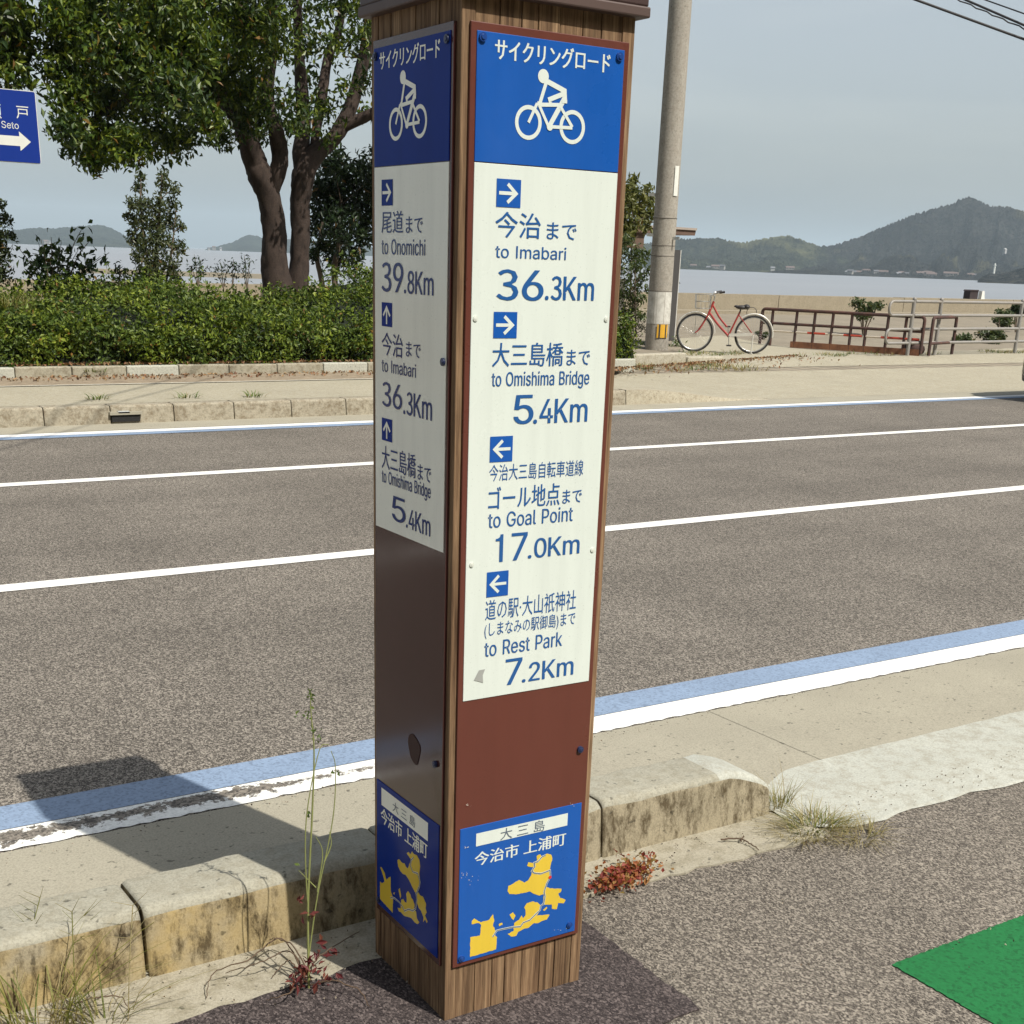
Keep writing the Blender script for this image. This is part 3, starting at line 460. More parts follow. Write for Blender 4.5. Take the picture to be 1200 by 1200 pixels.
# gutter and road
mb = MB()
xs = [-30,-2.2,1.92,4.1,6.3,8.5,10.7,40]
for a, b in zip(xs, xs[1:]): mb.add([(a+.0015,.50,.012),(b-.0015,.50,.012),(b-.0015,1.325,.006),(a+.0015,1.325,.006)], [(0,1,2,3)])
S(mb.build('gutter', m_conc))
sheet('gutter_bed', [(-30,.325),(40,.325),(40,1.45),(-30,1.45)], -.004, mat('joint dirt', (.22,.20,.15), .95))
sheet('road', [(-200,1.315),(300,1.315),(300,9.86),(-200,9.86)], .002, m_road)
def strip(name, y0, y1, m, x0=-60, x1=120, z=.006, ragged_edge=False):
    if ragged_edge:
        xs = np.arange(-1.6, 6, .03); lo = [(x0,y0)]+[(x, y0+rs.uniform(-.006,.006)) for x in xs]+[(x1,y0)]
        return sheet(name, lo+[(x1,y1),(x0,y1)], z, m)
    return sheet(name, [(x0,y0),(x1,y0),(x1,y1),(x0,y1)], z, m)
strip('white_edge_line', 1.335, 1.475, m_edge, ragged_edge=True)
strip('blue_guide_line', 1.479, 1.65, m_blue)
strip('white_lane_line', 4.26, 4.40, m_line)
strip('white_centre_line', 7.20, 7.34, m_line)
strip('blue_far_line', 9.50, 9.655, m_blue)
strip('white_far_edge_line', 9.66, 9.81, m_line)
gp = [(1.07+rs.uniform(-.0025,.0025), y) for y in np.arange(-1.2,-.33,.008)]+[(x, -.325+rs.uniform(-.0025,.0025)) for x in np.arange(1.07,3.2,.008)]+[(9,-.325),(9,-1.2)]
sheet('green_marking', gp[::-1], .003, m_green)
def value_noise(u, v, seed):
    r = np.random.RandomState(seed); tab = r.rand(64, 64)
    iu, iv = int(math.floor(u)), int(math.floor(v)); fu, fv = u-iu, v-iv; fu = fu*fu*(3-2*fu); fv = fv*fv*(3-2*fv)
    a, b, c, d = tab[iu % 64, iv % 64], tab[(iu+1) % 64, iv % 64], tab[iu % 64, (iv+1) % 64], tab[(iu+1) % 64, (iv+1) % 64]
    return a*(1-fu)*(1-fv)+b*fu*(1-fv)+c*(1-fu)*fv+d*fu*fv
# near kerb: rounded blocks with open joints
def kerb_profile(h, y0, y1, r=.028, n=5):
    p = [(y0, -.02)]
    for i in range(n+1):
        a = math.pi - math.pi/2*i/n; p.append((y0+.012+r+r*math.cos(a), h-r+r*math.sin(a)))
    for i in range(n+1):
        a = math.pi/2 - math.pi/2*i/n; p.append((y1-r*.6+r*.6*math.cos(a), h-r*.6+r*.6*math.sin(a)))
    p.append((y1+.01, -.02)); return p
mb = MB()
def kerb_block(mb, x0, x1, h, y0, y1, jit=0, hend=None, gap=.0035, nseg=8, last=False):
    n = None; rows = []
    cx = [x0+gap, x0+gap+.012]+list(np.linspace(x0+.05, x1-.05, nseg))+[x1-gap-.012, x1-gap]
    for i, x in enumerate(cx):
        t = (x-x0)/(x1-x0); hh = h if hend is None else h+(hend-h)*max(0, (t-.72)/.28)**1.6
        e = .004 if i in (0, len(cx)-1) else 0
        rows.append([(x, y0+e+(y-y0)*(1) if y < (y0+y1)/2 else y-e, z-e if z > 0 else z) for y, z in kerb_profile(hh, y0, y1)])
    n = len(rows[0]); vs = [p for r in rows for p in r]
    for i in range(len(rows)-1):
        for k in range(n-1):
            front = k < 2; pale = last and i >= len(rows)-7
            mb.add([rows[i][k], rows[i+1][k], rows[i+1][k+1], rows[i][k+1]], [(0,1,2,3)], 2 if (pale and k > 1) else 1 if front else 0, True)
    mb.add(rows[0], [tuple(range(n))], 1); mb.add(rows[-1], [tuple(range(n))[::-1]], 1)
for k in range(-14, 3):
    x0 = -.5+.65*k
    kerb_block(mb, x0, x0+.65, last=k == 2, nseg=14, h=.172+(.004 if k == 0 else 0), y0=.49+(.005 if k == -1 else 0), y1=.685, hend=.10 if k == 2 else None)
ok = S(mb.build('kerb', [m_kerb, m_kerbf, m_mortar]))
ok.data.validate()
bm = bmesh.new(); bm.from_mesh(ok.data); bmesh.ops.remove_doubles(bm, verts=bm.verts, dist=.0004)
for v in bm.verts:                                     # worn, uneven edges
    if v.co.z > .05: n_ = value_noise(v.co.x*23+50, v.co.z*40+v.co.y*30+9, 31)-.5; v.co.z += n_*.007; v.co.y += (value_noise(v.co.x*17+50, v.co.z*30+3, 33)-.5)*.008
if True:  bmesh.ops.recalc_face_normals(bm, faces=bm.faces); bm.to_mesh(ok.data); bm.free()
# pale mortar ramp after the kerb ends
near = [(1.44,.47),(1.50,.36),(1.60,.30)]+[(x, .285+.02*math.sin(x*4)+rs.uniform(-.012,.012)) for x in np.arange(1.68,5,.06)]+[(9,.3)]
fare = [(9,.74)]+[(x, .735+rs.uniform(-.006,.006)) for x in np.arange(5,1.8,-.1)]+[(1.72,.72),(1.60,.66),(1.50,.60)]
n1, n2 = len(near), len(fare)
mb = MB(); xs_m = np.concatenate([np.linspace(1.46,1.7,9), np.arange(1.74,5,.07), [9.0]]); rows = []
nx_, ny_ = zip(*near); fx_, fy_ = zip(*fare[::-1])
for x in xs_m: ya, yb = np.interp(x, nx_, ny_), np.interp(x, fx_, fy_); rows.append([(x,ya,.003),(x,ya+.012,.006),(x,(ya+yb)/2,.0135),(x,yb,.0165)])
for r0, r1 in zip(rows, rows[1:]):
    for k in range(3): mb.add([r0[k],r1[k],r1[k+1],r0[k+1]], [(0,1,2,3)], 0, True)
S(mb.build('mortar_ramp', m_mortar))

# far side: gutter, kerb, pavement, driveway apron
sheet('far_gutter', [(-60,9.845),(120,9.845),(120,10.5),(-60,10.5)], .004, m_conc)
def lift(x, y):
    full = .17; drop = .006+.069*min(1, max(0, (y-10.4)/2.6))+.075*min(1, max(0,(y-12.5)/3))
    t = min(1, max(0, (x-8.6)/2.0)); t = t*t*(3-2*t)
    return full*(1-t)+drop*t
mb = MB()
for k in range(-10, 17):
    x0 = 1.14+.61*k
    if x0 > 10.2: break
    h0 = lift(x0, 10.4); h1 = lift(x0+.61, 10.4)
    kerb_block(mb, x0, x0+.61, h0, 10.30, 10.47, gap=.005, nseg=4) if x0 < 8.2 else None
o = S(mb.build('far_kerb', [concrete('far kerb concrete', (.36,.325,.25), moss=(.15,.115,.07), moss_amt=.75, grit=60)]*2))
mb = MB(); xs2 = np.linspace(8.47, 10.8, 12)
for a, b in zip(xs2, xs2[1:]):
    ha, hb = lift(a,10.45), lift(b,10.45)
    mb.add([(a,10.31,0),(b,10.31,0),(b,10.33,hb),(a,10.33,ha)], [(0,1,2,3)], 0, True); mb.add([(a,10.33,ha),(b,10.33,hb),(b,10.5,hb+.002),(a,10.5,ha+.002)], [(0,1,2,3)], 0, True)
S(mb.build('dropped_kerb', concrete('dropped kerb concrete', (.43,.39,.30), moss=(.2,.16,.10), moss_amt=.5, grit=60)))
grid('far_pavement', list(np.linspace(-30,8,12))+list(np.linspace(8.3,12,24))+list(np.linspace(13,60,20)), list(np.linspace(10.465,13,10)), lift, m_far)
sx_ = list(np.linspace(8.47,12,16))+[14,20,60]
mb = MB()
for a, b in zip(sx_, sx_[1:]):
    if a >= 10.7: mb.add([(a,10.33,.005),(b,10.33,.005),(b,10.47,lift(b,10.465)+.001),(a,10.47,lift(a,10.465)+.001)], [(0,1,2,3)], 0, True)
S(mb.build('apron_lip', m_far))
m_dirt = mat('litter strewn edge', (.27,.215,.15), .95, .35, 9, stain=(.10,.075,.05), stain_amt=.7, sscale=14)
sheet('pavement_edge', [(-30,12.24),(9.6,12.24),(10.6,13.1),(-30,13.1)], .1775, m_dirt)
sheet('pavement_edge_line', [(-30,12.18),(9.4,12.18),(9.4,12.235),(-30,12.235)], .1785, concrete('pale edging', (.6,.57,.48), grit=40))
def terr(x, y):
    z = .165+.27*min(1, max(0, (y-16.5)/8.0))
    if y < 14: z = lift(x, y)*(14-y)+z*(y-13)
    return z + (.012*math.sin(x*1.7)*math.sin(y*1.3) if y > 15 else 0)
m_yard, nt_, b_ = base_mat('sandy slope')
co_ = coords(nt_, world=True); n_ = noise(nt_, co_, 1.3, 8, .7); wv = N(nt_, 'ShaderNodeTexWave', wave_type='BANDS', bands_direction='DIAGONAL')
wv.inputs['Scale'].default_value = 1.7; wv.inputs['Distortion'].default_value = 2.2; wv.inputs['Detail'].default_value = 3; wv.inputs['Detail Scale'].default_value = 2.2
nt_.links.new(co_, wv.inputs['Vector'])
c_ = mix(nt_, n_, (.15,.128,.095), (.33,.285,.215)); c_ = mix(nt_, 1.0, c_, ramp(nt_, wv.outputs['Fac'], [(.0,.62),(.35,1.0)]), 'MULTIPLY')
nt_.links.new(c_, b_.inputs['Base Color']); b_.inputs['Roughness'].default_value = .95; bump(nt_, b_, wv.outputs['Fac'], .5, .05)
grid('sandy_ground', list(np.linspace(-60,8,25))+list(np.linspace(9,60,70))+list(np.linspace(64,150,15)), list(np.linspace(13,25.2,26)), terr, m_yard)
pa = [(11.8,13.3),(13.5,15.2),(14.6,16.6),(15.6,18.2),(17.3,18.6),(17.0,16.9),(18.3,15.0),(22.4,15.6),(40,16.2),(40,13.2)]
bm = bmesh.new(); f = bm.faces.new([bm.verts.new((x,y,0)) for x,y in pa]); bmesh.ops.triangulate(bm, faces=[f])
bmesh.ops.subdivide_edges(bm, edges=bm.edges, cuts=5, use_grid_fill=True)
for v in bm.verts: v.co.z = terr(v.co.x, v.co.y)+.002+.012*min(1, max(0, (v.co.y-13.2)/.8))
me = bpy.data.meshes.new('apron'); bm.to_mesh(me); bm.free(); S(link_mesh('apron', me, [m_far]))
# drain opening in the far kerb
mb = MB(); g0 = at(131,489,10.29); g1 = at(164,489,10.29)
mb.box((g0.x,10.285,.02),(g1.x,10.31,.095)); mb.box((g0.x-.02,10.27,.085),(g1.x+.02,10.33,.112), 1); mb.box((g0.x+.06,10.27,.10),(g1.x-.1,10.32,.118),2)
tag(mb.build('kerb_drain', [mat('drain shadow', (.012,.012,.012), .9), mat('drain lip', (.30,.28,.22), .9), mat('drain bar', (.45,.47,.47), .5)]), 'dark slot of a drain opening in the far kerb', 'drain')

# unseen slope behind the camera, added to block sky light and deepen shadows
def slope(x, y): d = -y-9; return -.1+d*.95*min(1, d/6)+2.2*math.sin(x*.09)*min(1, d/8)+1.2*math.sin(x*.31+y*.2)*min(1, d/8)
grid('sky_blocker_slope', list(np.linspace(-150,150,90)), [-9-t for t in np.linspace(0,55,26)][::-1], slope, mat('sky blocker scrub', (.045,.06,.025), 1, .6, .7, bumps=1, bscale=2))
# sea, sea wall, breakwater
m_sea, nt_, b_ = base_mat('sea water')
co_ = coords(nt_, (.05,.25,1), world=True); n1_ = noise(nt_, co_, 1.2, 6, .6); n2_ = noise(nt_, coords(nt_, (.004,.012,1), world=True), 1.0, 4, .5)
c_ = mix(nt_, n2_, (.20,.215,.235), (.27,.285,.305)); nt_.links.new(c_, b_.inputs['Base Color'])
b_.inputs['Roughness'].default_value = .38; b_.inputs['IOR'].default_value = 1.333; bump(nt_, b_, n1_, .5, .6)
sheet('sea', [(-14000,25.4),(14000,25.4),(14000,14000),(-14000,14000)], -4, m_sea)
m_wall = concrete('sea wall concrete', (.31,.27,.20), moss=(.22,.185,.13), moss_amt=.5, grit=30, streak=True)
mb = MB()
for x0 in np.arange(-60,150,5.0): mb.box((x0+.01,25,-5),(x0+4.99,25.45,.885+.01*rs.rand()))
mb.box((-60,24.3,-5),(150,24.98,.5))
tag(mb.build('sea_wall', m_wall), 'long low beige concrete wall along the shore in front of the sea', 'sea wall')
b0, b1 = far(95,317,290), far(345,322,285)
mb = MB(); mb.bar((b0.x,b0.y,-4.2),(b1.x,b1.y,-4.2), 3, 2.2)
tag(mb.build('breakwater', [m_wall, m_wall]), 'thin beige breakwater out on the water behind the left hedge', 'breakwater')

# mountains and islands across the water
def hill_mat(name, a, b2, light, amt):
    m, nt, b = base_mat(name); co = coords(nt, world=True)
    c = mix(nt, ramp(nt, noise(nt, co, .11, 4, .85), [(.42,0.0),(.58,1.0)]), a, b2)
    f = ramp(nt, noise(nt, coords(nt,(1,1,2.5),world=True), .0065, 5, .6), [(.56, 0.0), (.68, amt)])
    c = mix(nt, f, c, light)
    nt.links.new(c, b.inputs['Base Color']); b.inputs['Roughness'].default_value = 1; b.inputs['Specular IOR Level'].default_value = 0
    big = ramp(nt, noise(nt, coords(nt, (1,1,.6), world=True), .012, 3, .5), [(.35,.6),(.65,1.25)]); nt.links.new(mix(nt, 1.0, c, big, 'MULTIPLY'), b.inputs['Base Color'])
    bump(nt, b, noise(nt, co, .14, 3, .75), 1.0, 12)
    return m
def mountain(name, prof, D0, D1, D2, m, label, cat='mountain', zs=-4.0, amp=.5, seed=3, nu=140, nt_=46, rough=1.0):
    us = np.linspace(prof[0][0], prof[-1][0], nu); vv = np.interp(us, [p[0] for p in prof], [p[1] for p in prof])
    V = []
    for i, (u, v) in enumerate(zip(us, vv)):
        top = far(u, v, D1); dx, dy = top.x-CAM.x, top.y-CAM.y
        H = top.z - zs; ang = u
        for j in range(nt_+1):
            t = j/nt_; D = D0+(D1-D0)*t/.62 if t < .62 else D1+(D2-D1)*(t-.62)/.38
            if t < .62:
                q = t/.62; nz = value_noise(u/26, q*3.4, seed)*.6+value_noise(u/11, q*7, seed+1)*.28+value_noise(u/5, q*13, seed+2)*.12
                base = q**1.15; e = 4*q*(1-q)
                h = H*(base*(1-amp*e)+ (nz-.42)*amp*1.5*e*(.35+.65*q))
            else:
                q = (t-.62)/.38; h = H*(1-q**1.5)-H*.1*q
            h = max(h, 0) + rough*(rs.rand()-.5)*(1 if .02 < t else 0)*min(1, h/8)
            V.append((CAM.x+dx*D/D1, CAM.y+dy*D/D1, zs-.5+h))
    k = nt_+1
    F = [(i*k+j, (i+1)*k+j, (i+1)*k+j+1, i*k+j+1) for i in range(nu-1) for j in range(nt_)]
    o = np_mesh(name, V, F, m, smooth=True); bm = bmesh.new(); bm.from_mesh(o.data); bmesh.ops.recalc_face_normals(bm, faces=bm.faces); bm.to_mesh(o.data); bm.free()
    if o.data.polygons[nu*5].normal.z < 0: o.data.flip_normals()
    return S(o)
hm = hill_mat('forested slope', (.006,.009,.010), (.046,.045,.040), (.17,.155,.07), .6)
hm2 = hill_mat('pale forested slope', (.007,.013,.009), (.06,.066,.040), (.18,.18,.08), .75)
ridge_pts = [(740,287),(775,282),(800,279.5),(820,279),(842,278.5),(858,282.5),(872,284),(885,281),(900,278.5),(912,277),(925,275.5),(935,279),(948,284),(960,287.5),(972,289)]
mountain('low_hills', ridge_pts+[(1000,291),(1040,297),(1080,306),(1110,316)], 1750, 2250, 2900, hm2, '', seed=11, amp=.6, nu=300, nt_=80, rough=4)
peak_pts = [(880,318),(930,304),(955,296),(972,288),(990,283),(1010,277),(1022,271),(1035,265.5),(1050,259),(1062,254.5),(1075,249.5),(1088,246),(1100,242.5),(1115,238),(1124,233.5),(1130,230.8),(1136,230),(1142,231.5),(1150,235.5),(1158,239.5),(1166,241.5),(1175,241.5),(1186,243),(1200,247),(1230,254),(1270,262),(1320,272),(1380,290),(1420,318)]
mountain('mountain', peak_pts, 1600, 2250, 3000, hm, '', seed=5, amp=.66, nu=460, nt_=120, rough=5)
mountain('headland', [(1146,327),(1152,323),(1160,319),(1172,320),(1184,317),(1200,312),(1230,307),(1300,312)], 1150, 1220, 1400, hm, '', seed=8, amp=.2, nu=60, nt_=20)
hm3 = hill_mat('distant forested slope', (.015,.022,.02), (.04,.048,.03), (.12,.12,.08), .3)
mountain('island', [(-60,280),(-20,274),(10,270),(30,267.5),(45,266.5),(60,267.5),(78,266),(95,264.5),(112,263),(122,264),(132,267.5),(142,273),(150,278),(160,285),(170,290.5)], 2900, 3500, 4100, hm3, '', seed=14, amp=.4, rough=3)
mountain('island', [(238,293.5),(246,290),(258,287.5),(272,284),(280,279.5),(288,275.5),(293,274.5),(300,276),(310,279),(322,279.5),(340,280),(380,283),(420,287),(450,292),(520,296)], 3300, 3800, 4300, hm3, '', seed=21, amp=.4, rough=3)
# ------------------------------------------------------------------ the guide pillar
PW, PD, PH = .36, .3433, 2.0
pil = thing('guide_pillar', 'square wooden cycling road guide pillar with blue and white direction signs beside the near kerb', 'signpost', (0,0,0), R(-1.081))
m_wood = wood_mat('weathered boards', (.075,.042,.024), (.205,.125,.070), (.37,.245,.14))
m_cap = mat('brown cap metal', (.050,.027,.024), .5, .12, 12)
m_caplip = mat('brown cap edge', (.080,.050,.042), .55, .1, 12)
mb = MB()
def board(x0, y0, x1, y1, z0, z1):
    mb.box((x0,y0,z0), (x1,y1,z1))
ct = .027                                             # corner posts and the boards between them
for x in (0, PW-ct):
    for y in (0, PD-ct): board(x, y, x+ct, y+ct, -.02, PH)
def split(a, b, n):
    e = np.linspace(a, b, n+1); e[1:-1] += rs.uniform(-.008, .008, n-1); return e
for e in [split(ct, PW-ct, 7)]:
    for a, b in zip(e, e[1:]): board(a+.0007, .001+rs.uniform(0,.0014), b-.0007, .02, -.02, PH); board(a+.0012, PD-.02, b-.0012, PD-.001, -.02, PH)
for e in [split(ct, PD-ct, 6)]:
    for a, b in zip(e, e[1:]): board(.001+rs.uniform(0,.0014), a+.0012, .02, b-.0012, -.02, PH); board(PW-.02, a+.0012, PW-.001, b-.0012, -.02, PH)
mb.build('post', m_wood, pil, bevel=.0018)
mb = MB(); mb.box((.02,.02,-.02),(PW-.02,PD-.02,PH-.005)); mb.build('core', mat('dark gap', (.02,.014,.01), .9), pil)
mb = MB(); o_ = .016
mb.box((-o_,-o_,PH+.012),(PW+o_,PD+o_,PH+.125)); mb.box((-o_-.003,-o_-.003,PH-.006),(PW+o_+.003,PD+o_+.003,PH+.012),1)
apex = (PW/2, PD/2, PH+.17); z = PH+.125
mb.add([(-o_,-o_,z),(PW+o_,-o_,z),(PW+o_,PD+o_,z),(-o_,PD+o_,z),apex], [(0,1,4),(1,2,4),(2,3,4),(3,0,4)])
mb.build('cap', [m_cap, m_caplip], pil, bevel=.003)

def sign_mat(name, col, rough, dust=.06, coat=0.0):
    m, nt, b = base_mat(name); co = coords(nt)
    c = mix(nt, noise(nt, co, 3, 5, .6), [x*(1-dust) for x in col], [min(1,x*(1+dust)+.004) for x in col])
    if rough < .2: col_spec = .5 if 'brown' in name else .05 if 'blue plate' in name else .28
    else: col_spec = .45
    c = mix(nt, 1.0, c, ramp(nt, noise(nt, co, 240, 2, .5), [(.26,.82),(.33,1.0)]), 'MULTIPLY')
    c = mix(nt, 1.0, c, ramp(nt, noise(nt, coords(nt, (1,1,.09)), 26, 5, .65), [(.34,.94),(.58,1.0)]), 'MULTIPLY')
    nt.links.new(c, b.inputs['Base Color'])
    rr = ramp(nt, noise(nt, co, 5, 5, .65), [(.35, rough*.8), (.7, rough*1.35)]); nt.links.new(rr, b.inputs['Roughness'])
    b.inputs['Specular IOR Level'].default_value = col_spec; b.inputs['Coat Weight'].default_value = coat; b.inputs['Coat Roughness'].default_value = rough
    return m
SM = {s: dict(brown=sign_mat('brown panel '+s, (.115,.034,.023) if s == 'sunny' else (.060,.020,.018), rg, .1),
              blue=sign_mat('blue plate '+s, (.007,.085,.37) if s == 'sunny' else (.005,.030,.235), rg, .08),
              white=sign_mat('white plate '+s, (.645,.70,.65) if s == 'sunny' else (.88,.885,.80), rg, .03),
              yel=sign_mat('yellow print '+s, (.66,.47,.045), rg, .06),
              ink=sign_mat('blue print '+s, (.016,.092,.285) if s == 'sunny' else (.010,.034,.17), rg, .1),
              dark=sign_mat('grey print '+s, (.10,.13,.17), rg, .1)) for s, rg in (('sunny', .32), ('glossy_shaded', .13))}  # shaded left face recoloured: white sheet lightened against its shade, blue, brown, print darkened
m_red = mat('red dot', (.6,.03,.02), .4)
m_bolt = {'sunny': mat('blue bolt', (.01,.05,.22), .35), 'white': mat('white bolt', (.60,.63,.57), .5), 'glossy_shaded': mat('dark bolt', (.02,.03,.08), .35)}

from mathutils.geometry import delaunay_2d_cdt
def text_shape(kind, body, off):
    """2D outline curves of a line of lettering -> (verts, faces)"""
    if kind == 'l':
        x = 0; vs_, fs_ = [], []
        for ch in body:
            if ch == ' ': x += .24; continue
            adv, polys = GLYPHS[ch]; vv, ff = [], []
            for p in polys:
                n = len(p)//2; ff.append(list(range(len(vv), len(vv)+n))); vv += [Vector((x+p[2*i]/1000, p[2*i+1]/1000)) for i in range(n)]
            r_ = delaunay_2d_cdt(vv, [], ff, 1, 1e-6); b = len(vs_)
            vs_ += [tuple(q) for q in r_[0]]; 
            for f in r_[2]:                                # keep what lies inside an odd number of outlines
                cx_, cy_ = sum(r_[0][i].x for i in f)/len(f), sum(r_[0][i].y for i in f)/len(f); odd = False
                for lp in ff:
                    for i in range(len(lp)):
                        p_, q_ = vv[lp[i-1]], vv[lp[i]]
                        if (p_.y > cy_) != (q_.y > cy_) and cx_ < (q_.x-p_.x)*(cy_-p_.y)/(q_.y-p_.y)+p_.x: odd = not odd
                if odd: fs_.append(tuple(b+i for i in f))
            x += adv/1000 - (.035 if ch in '0123456789' else 0)
        return np.array(vs_), fs_
    else:
        cu = bpy.data.curves.new('lettering', 'FONT'); cu.body = body; cu.resolution_u = 2; cu.fill_mode = 'BOTH'
    t = bpy.data.objects.new('lettering', cu); COL.objects.link(t)
    bpy.context.view_layer.update()
    me = bpy.data.meshes.new_from_object(t.evaluated_get(bpy.context.evaluated_depsgraph_get()))
    vs = np.array([v.co[:2] for v in me.vertices]); fs = [tuple(p.vertices) for p in me.polygons]
    bpy.data.objects.remove(t); bpy.data.meshes.remove(me)
    return vs, fs
def sign_face(side, TEXT):
    k = 'sunny' if side == 'R' else 'glossy_shaded'; mats = SM[k]
    W = PW if side == 'R' else PD
    P = (lambda s, z, n: (s, -n, z)) if side == 'R' else (lambda s, z, n: (-n, PD-s, z))
    ins = (.0150,.0150) if side == 'R' else (.020,.016)
    panel = None
    def slab(name, s0, z0, s1, z1, n0, n1, m, par, bevel=0):
        mb = MB(); a, b = P(s0,z0,n0), P(s1,z1,n1)
        mb.box([min(x) for x in zip(a,b)], [max(x) for x in zip(a,b)]); return mb.build(name, m, par, bevel=bevel)
    zb = .136
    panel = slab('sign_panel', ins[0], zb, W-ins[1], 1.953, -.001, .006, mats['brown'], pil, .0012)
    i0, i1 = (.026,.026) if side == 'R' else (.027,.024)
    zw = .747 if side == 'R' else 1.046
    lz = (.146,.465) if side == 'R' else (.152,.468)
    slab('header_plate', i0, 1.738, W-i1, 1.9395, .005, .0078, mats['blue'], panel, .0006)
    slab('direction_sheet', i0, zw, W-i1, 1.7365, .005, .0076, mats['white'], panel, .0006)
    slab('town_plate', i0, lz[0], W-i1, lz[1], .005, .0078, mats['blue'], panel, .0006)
    T1 = .0084
    def flat(name, polys, m, n=T1):                    # polys: (verts2d, faces, mat index)
        mb = MB()
        for i_, (vs, fs, mi) in enumerate(polys): mb.add([P(a, b, n + (.0004 if mi else 0) + .00005*(i_ % 2)) for a, b in vs], fs, mi)
        o = mb.build(name, m, panel, fix=False); bm = bmesh.new(); bm.from_mesh(o.data); want = Vector(P(0,0,1))-Vector(P(0,0,0))
        for f in bm.faces:
            if f.normal.dot(want) < 0: f.normal_flip()
        bm.to_mesh(o.data); bm.free(); return o
    def ribbon(pts, wd, closed=False):
        vs, fs = [], []; n = len(pts); pts = [Vector((*p,0)) for p in pts]
        for i in range(n):
            a = pts[i-1] if i or closed else pts[i]; b = pts[(i+1) % n] if i < n-1 or closed else pts[i]
            t = (b-a).normalized(); q = Vector((-t.y, t.x, 0))
            m1 = (pts[i]-pts[i-1]).normalized() if i or closed else t
            ml = min(1.6, 1/max(.5, abs(q.dot(Vector((-m1.y, m1.x, 0))))))
            vs += [tuple((pts[i]+q*wd/2*ml)[:2]), tuple((pts[i]-q*wd/2*ml)[:2])]
        for i in range(n if closed else n-1):
            j = (i+1) % n; fs.append((2*i, 2*j, 2*j+1, 2*i+1))
        return vs, fs
    def disc(c, r, n=28): return [(c[0]+r*math.cos(2*math.pi*i/n), c[1]+r*math.sin(2*math.pi*i/n)) for i in range(n)], [tuple(range(n))]
    def ring(c, r, wd, n=40):
        return ribbon([(c[0]+r*math.cos(2*math.pi*i/n), c[1]+r*math.sin(2*math.pi*i/n)) for i in range(n)], wd, True)
    for kind, body, c, x0, z0, x1, z1 in TEXT:
        if kind in '<>^':
            ax = [(-.36,0),(.2,0)]; hd = [(-.05,.33),(.30,0),(-.05,-.33)]
            def tr(p):
                a, b = p
                if kind == '<': a = -a
                if kind == '^': a, b = b, a
                return (x0+x1)/2+a*(x1-x0), (z0+z1)/2+b*(z1-z0)
            L = x1-x0
            flat('arrow_sign', [([(x0,z0),(x1,z0),(x1,z1),(x0,z1)], [(0,1,2,3)], 0), (*ribbon([tr(p) for p in [(-.4,0),(.26,0)]], L*.115), 1), (*ribbon([tr(p) for p in hd], L*.12), 1)], [mats['ink'] if False else mats['blue'], mats['white']])
        elif kind == 'bar':
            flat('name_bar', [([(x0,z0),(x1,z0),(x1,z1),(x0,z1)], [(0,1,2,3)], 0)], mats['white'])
        else:
            off = {'t': .010, 'n': 0, 'w': .025, 'k': .0}[c] if kind == 'j' else (.022 if z1-z0 > .036 else .012)
            vs, fs = text_shape(kind, body, off)
            lo, hi = vs.min(0), vs.max(0)
            vs = (vs-lo)/(hi-lo)*np.array([x1-x0, z1-z0])+np.array([x0, z0])
            sh = off*(z1-z0)*.9
            flat('lettering', [([(v[0]+q*sh, v[1]) for v in vs], fs, 0) for q in ((-1,1) if off else (0,))], {'t': mats['ink'], 'n': mats['ink'], 'w': mats['white'], 'k': mats['dark']}[c], n=T1+(.0006 if c == 'k' else 0))
    # bicycle pictogram
    dx = 0 if side == 'R' else -.0148
    B = lambda *ps: [(a+dx, b) for a, b in ps]
    w1, w2 = B((.1334,1.8069),(.2268,1.8063)); wd = .0068
    pol = [ring(w1, .0243, wd), ring(w2, .0243, wd), disc(B((.1611,1.8822))[0], .0112),
           ribbon(B((.1705,1.8745),(.2085,1.8625),(.2085,1.8525),(.1785,1.8060)), .0085),
           ribbon(B((.1690,1.8775),(.1560,1.8400)), .0066), ribbon(B((.2070,1.8590),(.1735,1.8460),(.1790,1.8410)), .0078),
           ribbon(B((.1500,1.8395),(.1560,1.8370),(.1985,1.8400)), .006), ribbon(B((.1500,1.8385),(.1334,1.8069)), .0055),
           ribbon(B((.1545,1.8360),(.1770,1.8015)), .0055), ribbon(B((.1965,1.8385),(.1790,1.8035)), .005),
           ribbon(B((.1985,1.8385),(.2268,1.8063)), .0055), ribbon(B((.1770,1.8035),(.2268,1.8050)), .0055), disc(B((.1785,1.8035))[0], .0065),
           ribbon(B((.2020,1.8465),(.2130,1.8465)), .0062)]
    mb = MB()
    for i, (vs, fs) in enumerate(pol): mb.add([P(a, b, T1+.00004*i) for a, b in vs], fs)
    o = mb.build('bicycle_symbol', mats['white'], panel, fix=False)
    bm = bmesh.new(); bm.from_mesh(o.data); want = Vector(P(0,0,1))-Vector(P(0,0,0))
    for f in bm.faces:
        if f.normal.dot(want) < 0: f.normal_flip()
    bm.to_mesh(o.data); bm.free()
    # island map (turned on the left face so that its top points ahead)
    ISL_, RT_ = (ISLANDS, ROUTE) if side == 'R' else (ISLANDS_L, ROUTE_L); MP = lambda p: p
    def rough_poly(p):
        out = []; n = len(p)
        for i in range(n):
            a, b = np.array(p[i]), np.array(p[(i+1) % n]); k = max(1, int(np.linalg.norm(b-a)/.004))
            for j in range(k): out.append(tuple(a+(b-a)*j/k + (rs.uniform(-.0008,.0008,2) if j else 0)))
        return out
    polys = []
    for isl in ISL_:
        vs = [MP(p) for p in rough_poly(isl)]; polys.append((vs, [tuple(range(len(vs)))], 0))
